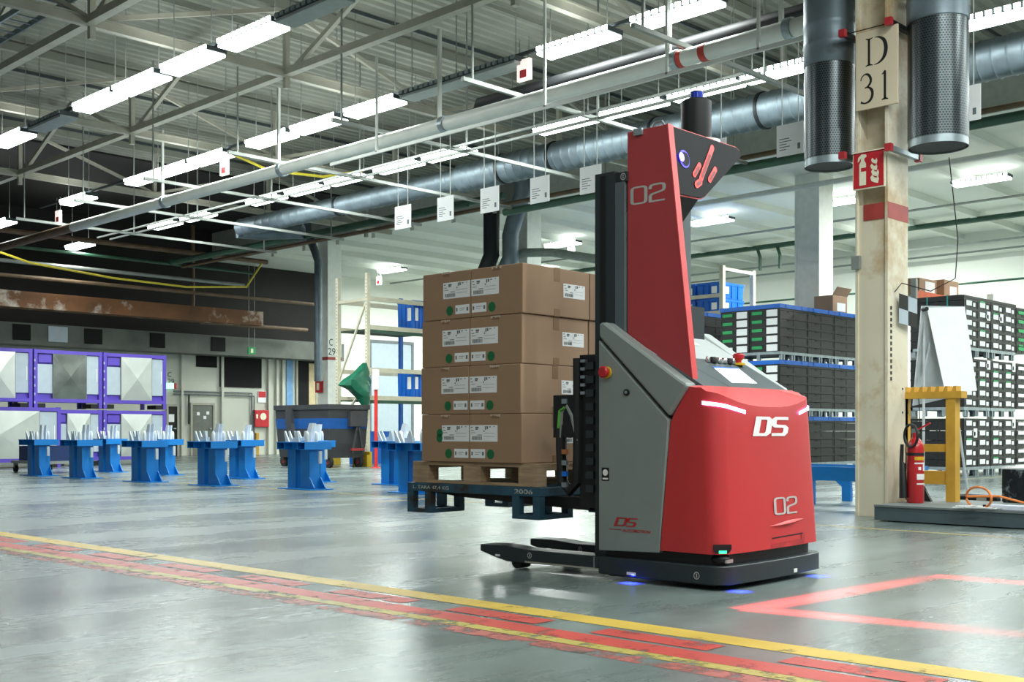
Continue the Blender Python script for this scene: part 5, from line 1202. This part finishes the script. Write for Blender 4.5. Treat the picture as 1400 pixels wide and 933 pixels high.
for k, (x, w2, h2) in enumerate(((-.1, .9, .42), (1.2, .8, .5))):
    t = thing('cardboard_carton', ('brown carton lying on the orange rack beam', 'brown carton farther along the orange rack')[k], 'box', (25.2 + x, 11.75, 3.965)); MB().box(0, w2, 0, .6, 0, h2).build('carton', M['cardboard'], t, bevel=.01); MB().box(.3, w2 - .12, -.004, 0, .12, .36).build('paper_label', M['paper'], t)
x = 25.0; tag(MB().tube([(34, 3, 5.3), (34, 33, 5.3)], .035, 6).build('barrier_cable', M['pipe_green']), 'thin green rail stretched along the white side wall', 'rail')
# ================================================================ grey platform and the things on it
t = thing('platform', 'low grey platform plate beside the D 31 pillar', 'platform', (10.8, 5.53, 0))
MB().box(0, 2.1, -7, 0, .145, .165).build('top', M['platform_top'], t); MB().box(.01, .05, -7, 0, .012, .145).build('front_edge', M['platform_side'], t); MB().box(.05, 2.1, -.04, 0, .012, .145).build('side_edge', M['platform_side'], t); MB().box(2.06, 2.1, -7, -.04, .012, .145).build('rear_edge', M['platform_side'], t); MB().box(.1, 2.0, -6.9, -.1, 0, .02).build('foot', M['black'], t)
ZP = .165
# fire extinguisher
t = thing('fire_extinguisher', 'red fire extinguisher with a black horn beside the pillar', 'extinguisher', (11.36, 5.36, ZP))
MB().lathe((0, 0, 0), [(.078, .0), (.085, .01), (.085, .56), (.078, .60), (.055, .645), (.032, .67), (.03, .72)], 22).build('cylinder', M['extinguisher'], t, smooth=35)
cyl = bpy.data.objects['cylinder']
MB().lathe((0, 0, 0), [(.087, .485), (.087, .515)], 22, caps=False).build('strap', M['rubber'], cyl, smooth=True)
def wrap(z0, z1, a0, a1, m, nm, r=.0865):
    b = MB(); n = 8; A = [math.radians(a0 + (a1 - a0) * k / n) for k in range(n + 1)]
    b.rings([[(r * math.cos(a), r * math.sin(a), z0) for a in A], [(r * math.cos(a), r * math.sin(a), z1) for a in A]], caps=False, closed=False); return b.build(nm, m, cyl, fix=False)
wrap(.44, .475, 200, 305, M['yellow_plastic'], 'yellow_label'); wrap(.24, .30, 215, 300, M['letter_white'], 'white_label'); wrap(.33, .40, 262, 282, M['letter_white'], 'white_label')
wrap(.40, .415, 200, 305, M['letter_white'], 'white_label'); wrap(.19, .205, 215, 300, M['letter_white'], 'white_label'); wrap(.34, .37, 225, 245, M['letter_white'], 'white_label')
MB().cbox((0, 0, .735), (.05, .07, .05)).build('valve', M['chrome'], t, bevel=.006); MB().bar((0, -.02, .75), (.02, -.15, .82), .02, .015).build('handle', M['fire_red'], t); MB().bar((0, -.02, .74), (.02, -.14, .74), .02, .012).build('grip', M['rubber'], t)
b = MB(); b.tube([(.02 - .02 + .10 * math.cos(a) * .7, .0 + .115 * math.cos(a) * .9, .72 + .115 * math.sin(a)) for a in [2 * math.pi * k / 20 for k in range(21)]], .014, 8, caps=False); b.build('hose', M['rubber'], t, smooth=True, loc=(-.1, .0, -.03))
b = MB(); b.tube([(-.09, .10, .60), (-.085, .11, .42), (-.08, .10, .40), (-.08, .09, .05)], [.018, .02, .032, .042], 12); b.build('horn', M['rubber'], t, smooth=True)
# chequered flag stuck on the pillar edge
t = thing('marker_flag', 'black and white chequered paper flag on the pillar edge', 'flag', (11.50, 5.635, 2.04))
for i in range(2):
    for j in range(2):
        MB().poly([(.17 * i, -.03 - .02 * i, .155 * j - .02 * i), (.17 * (i + 1), -.05 - .02 * i, .155 * j - .02 * (i + 1)), (.17 * (i + 1), -.05 - .02 * i, .155 * (j + 1) - .02 * (i + 1)), (.17 * i, -.03 - .02 * i, .155 * (j + 1) - .02 * i)]).build('square', M['ink'] if (i + j) % 2 else M['panel_grey'], t, fix=False)
b = MB(); x0, z0 = 11.45, 2.36; pts = [(x0, 5.63, z0), (x0 + .1, 5.6, z0 + .1), (x0 + .35, 5.4, z0 + .02), (x0 + .5, 5.2, z0 + .15), (x0 + .45, 5.15, z0 + .55), (x0 + .35, 5.2, z0 + 1.4)]
tag(MB().tube(pts, .006, 5).build('cable', M['black']), 'thin black wire looping off the D 31 pillar', 'cable')
# wooden trestle
t = thing('trestle', 'yellow wooden trestle with a toothed top next to the extinguisher', 'trestle', (11.80, 5.30, ZP))
for a, c in ((.0, .30), (.0, -.16)): pass
MB().box(-.06, .06, -.19, -.09, 0, 1.08).build('post', M['wood_yellow'], t); MB().box(-.06, .06, .35, .43, 0, 1.08).build('post', M['wood_yellow'], t)
MB().box(-.07, .07, -.26, .50, 1.08, 1.15).build('top_rail', M['wood_yellow'], t); MB().box(-.04, .04, -.09, .35, .52, .60).build('cross_rail', M['wood_yellow'], t); MB().box(-.05, .05, -.09, .35, .18, .32).build('low_rail', M['wood_yellow'], t)
for k in range(7): MB().prism([(-.20 + .09 * k, 1.15), (-.15 + .09 * k, 1.15), (-.17 + .09 * k, 1.205), (-.20 + .09 * k, 1.205)], 'x', -.06, .06).build('tooth', M['wood_yellow'], t)
MB().tube([(-.065, .2, 1.1), (-.075, .18, .8), (-.075, .24, .62)], .005, 5).build('hook_wire', M['black'], t)
# flip chart
Xc, Yc = (1290 - CX) * 13.9 / F, 13.9; fx, fy = Xc * CS + Yc * SN, -Xc * SN + Yc * CS
t = thing('flip_chart', 'flip chart easel with a blank white sheet', 'flip chart', (fx, fy, 0), math.radians(-38))
SCL = 13.9 / F
def fp(u, v, d=0.0): return ((u - 1290) * SCL, d, H + (HY - v) * SCL)
b = MB(); b.poly([fp(1262, 422, -.06), fp(1318, 420, -.04), fp(1328, 535, -.16), fp(1280, 538, -.20)]); sh = b.build('paper_sheet', M['paper'], t, fix=False)
md = sh.modifiers.new('thick', 'SOLIDIFY'); md.thickness = .006
b = MB(); b.rings([[fp(1258, 419, -.02), fp(1320, 419, -.02), fp(1322, 540, .06), fp(1250, 555, .06)], [fp(1258, 419, .01), fp(1320, 419, .01), fp(1322, 540, .09), fp(1250, 555, .09)]]); b.build('board', M['flip_grey'], t)
for (p, q) in (((1302, 535, .05), (1299, 692, .0)), ((1308, 535, .05), (1328, 690, .0)), ((1262, 440, .0), (1246, 690, -.25))): MB().tube([fp(*p), fp(q[0], HY + H / SCL - .5, q[2])], .016, 8).build('leg', M['flip_grey'], t, smooth=True)
MB().tube([fp(1268, 470, -.03), fp(1252, 545, -.05)], .014, 8).build('brace', M['flip_grey'], t, smooth=True)
MB().tube([fp(1260, 424, -.10), fp(1260, 424, .0)], .025, 12).build('clamp_knob', M['black'], t, smooth=True)
# odds and ends on the platform
def plat(px, py): return ground(px, py, ZP)
x, y = plat(1374, 684); t = thing('wrapped_case', 'dark case wrapped in clear film on the platform', 'case', (12.3, onx(12.3, 1366)[0] - .62, ZP), math.radians(0))
MB().box(-.25, .45, -.62, .5, 0, .36).build('case', M['wrap_dark'], t, bevel=.02); MB().box(-.255, .455, -.625, .505, .345, .365).build('film_edge', M['cable_white'], t)
x, y = plat(1372, 698); t = thing('power_strip', 'white power strip lying on the platform', 'power strip', (x, y - .25, ZP), 0)
MB().box(-.035, .035, -.4, .4, 0, .05).build('body', M['strip_white'], t, bevel=.008); MB().box(-.03, .03, .4, .43, .005, .045).build('end_cap', M['black'], t)
b = MB(); b.tube([(x - .03 + .10 * math.cos(a), y + .22 + .16 * math.cos(a), ZP + .11 + .10 * math.sin(a)) for a in [2 * math.pi * k / 24 for k in range(25)]] + [(x + .15, y + .1, ZP + .12), (x + .2, y - .3, ZP + .02)], .011, 8); tag(b.build('cable', M['cable_orange'], smooth=True), 'orange cable loop beside the power strip', 'cable')
x, y = plat(1338, 697); b = MB(); rr = random.Random(5); b.tube([(x + rr.uniform(-.1, .1), y + rr.uniform(-.22, .22), ZP + .012 + .02 * rr.random()) for k in range(26)], .007, 6); tag(b.build('cable', M['cable_white'], smooth=True), 'tangled white cable on the platform', 'cable')
x, y = plat(1334, 684); t = thing('tool_bag', 'flat black pouch lying behind the white cable', 'pouch', (x, y, ZP)); MB().rings([[(-.05, -.25, 0), (.05, -.25, 0), (.05, .25, 0), (-.05, .25, 0)], [(-.06, -.24, .04), (.06, -.24, .04), (.06, .24, .04), (-.06, .24, .04)], [(-.03, -.2, .06), (.03, -.2, .06), (.03, .2, .06), (-.03, .2, .06)]]).build('pouch_body', M['rubber'], t, bevel=.01); MB().box(-.08, -.05, -.14, -.04, .0, .035).build('buckle', M['steel_grey'], t)
x, y = plat(1268, 686); t = thing('cable_plug', 'black plug adapter hanging by the trestle foot', 'plug', (x, y, ZP)); MB().prism([(.02, 0), (-.05, .0), (.04, .16), (.10, .14)], 'x', -.02, .02).build('body', M['rubber'], t); MB().tube([(0, .07, .15), (0, .14, .28), (-.02, .16, .42)], .006, 5).build('lead', M['black'], t)
# ================================================================ final touch: nothing below is needed for other parts
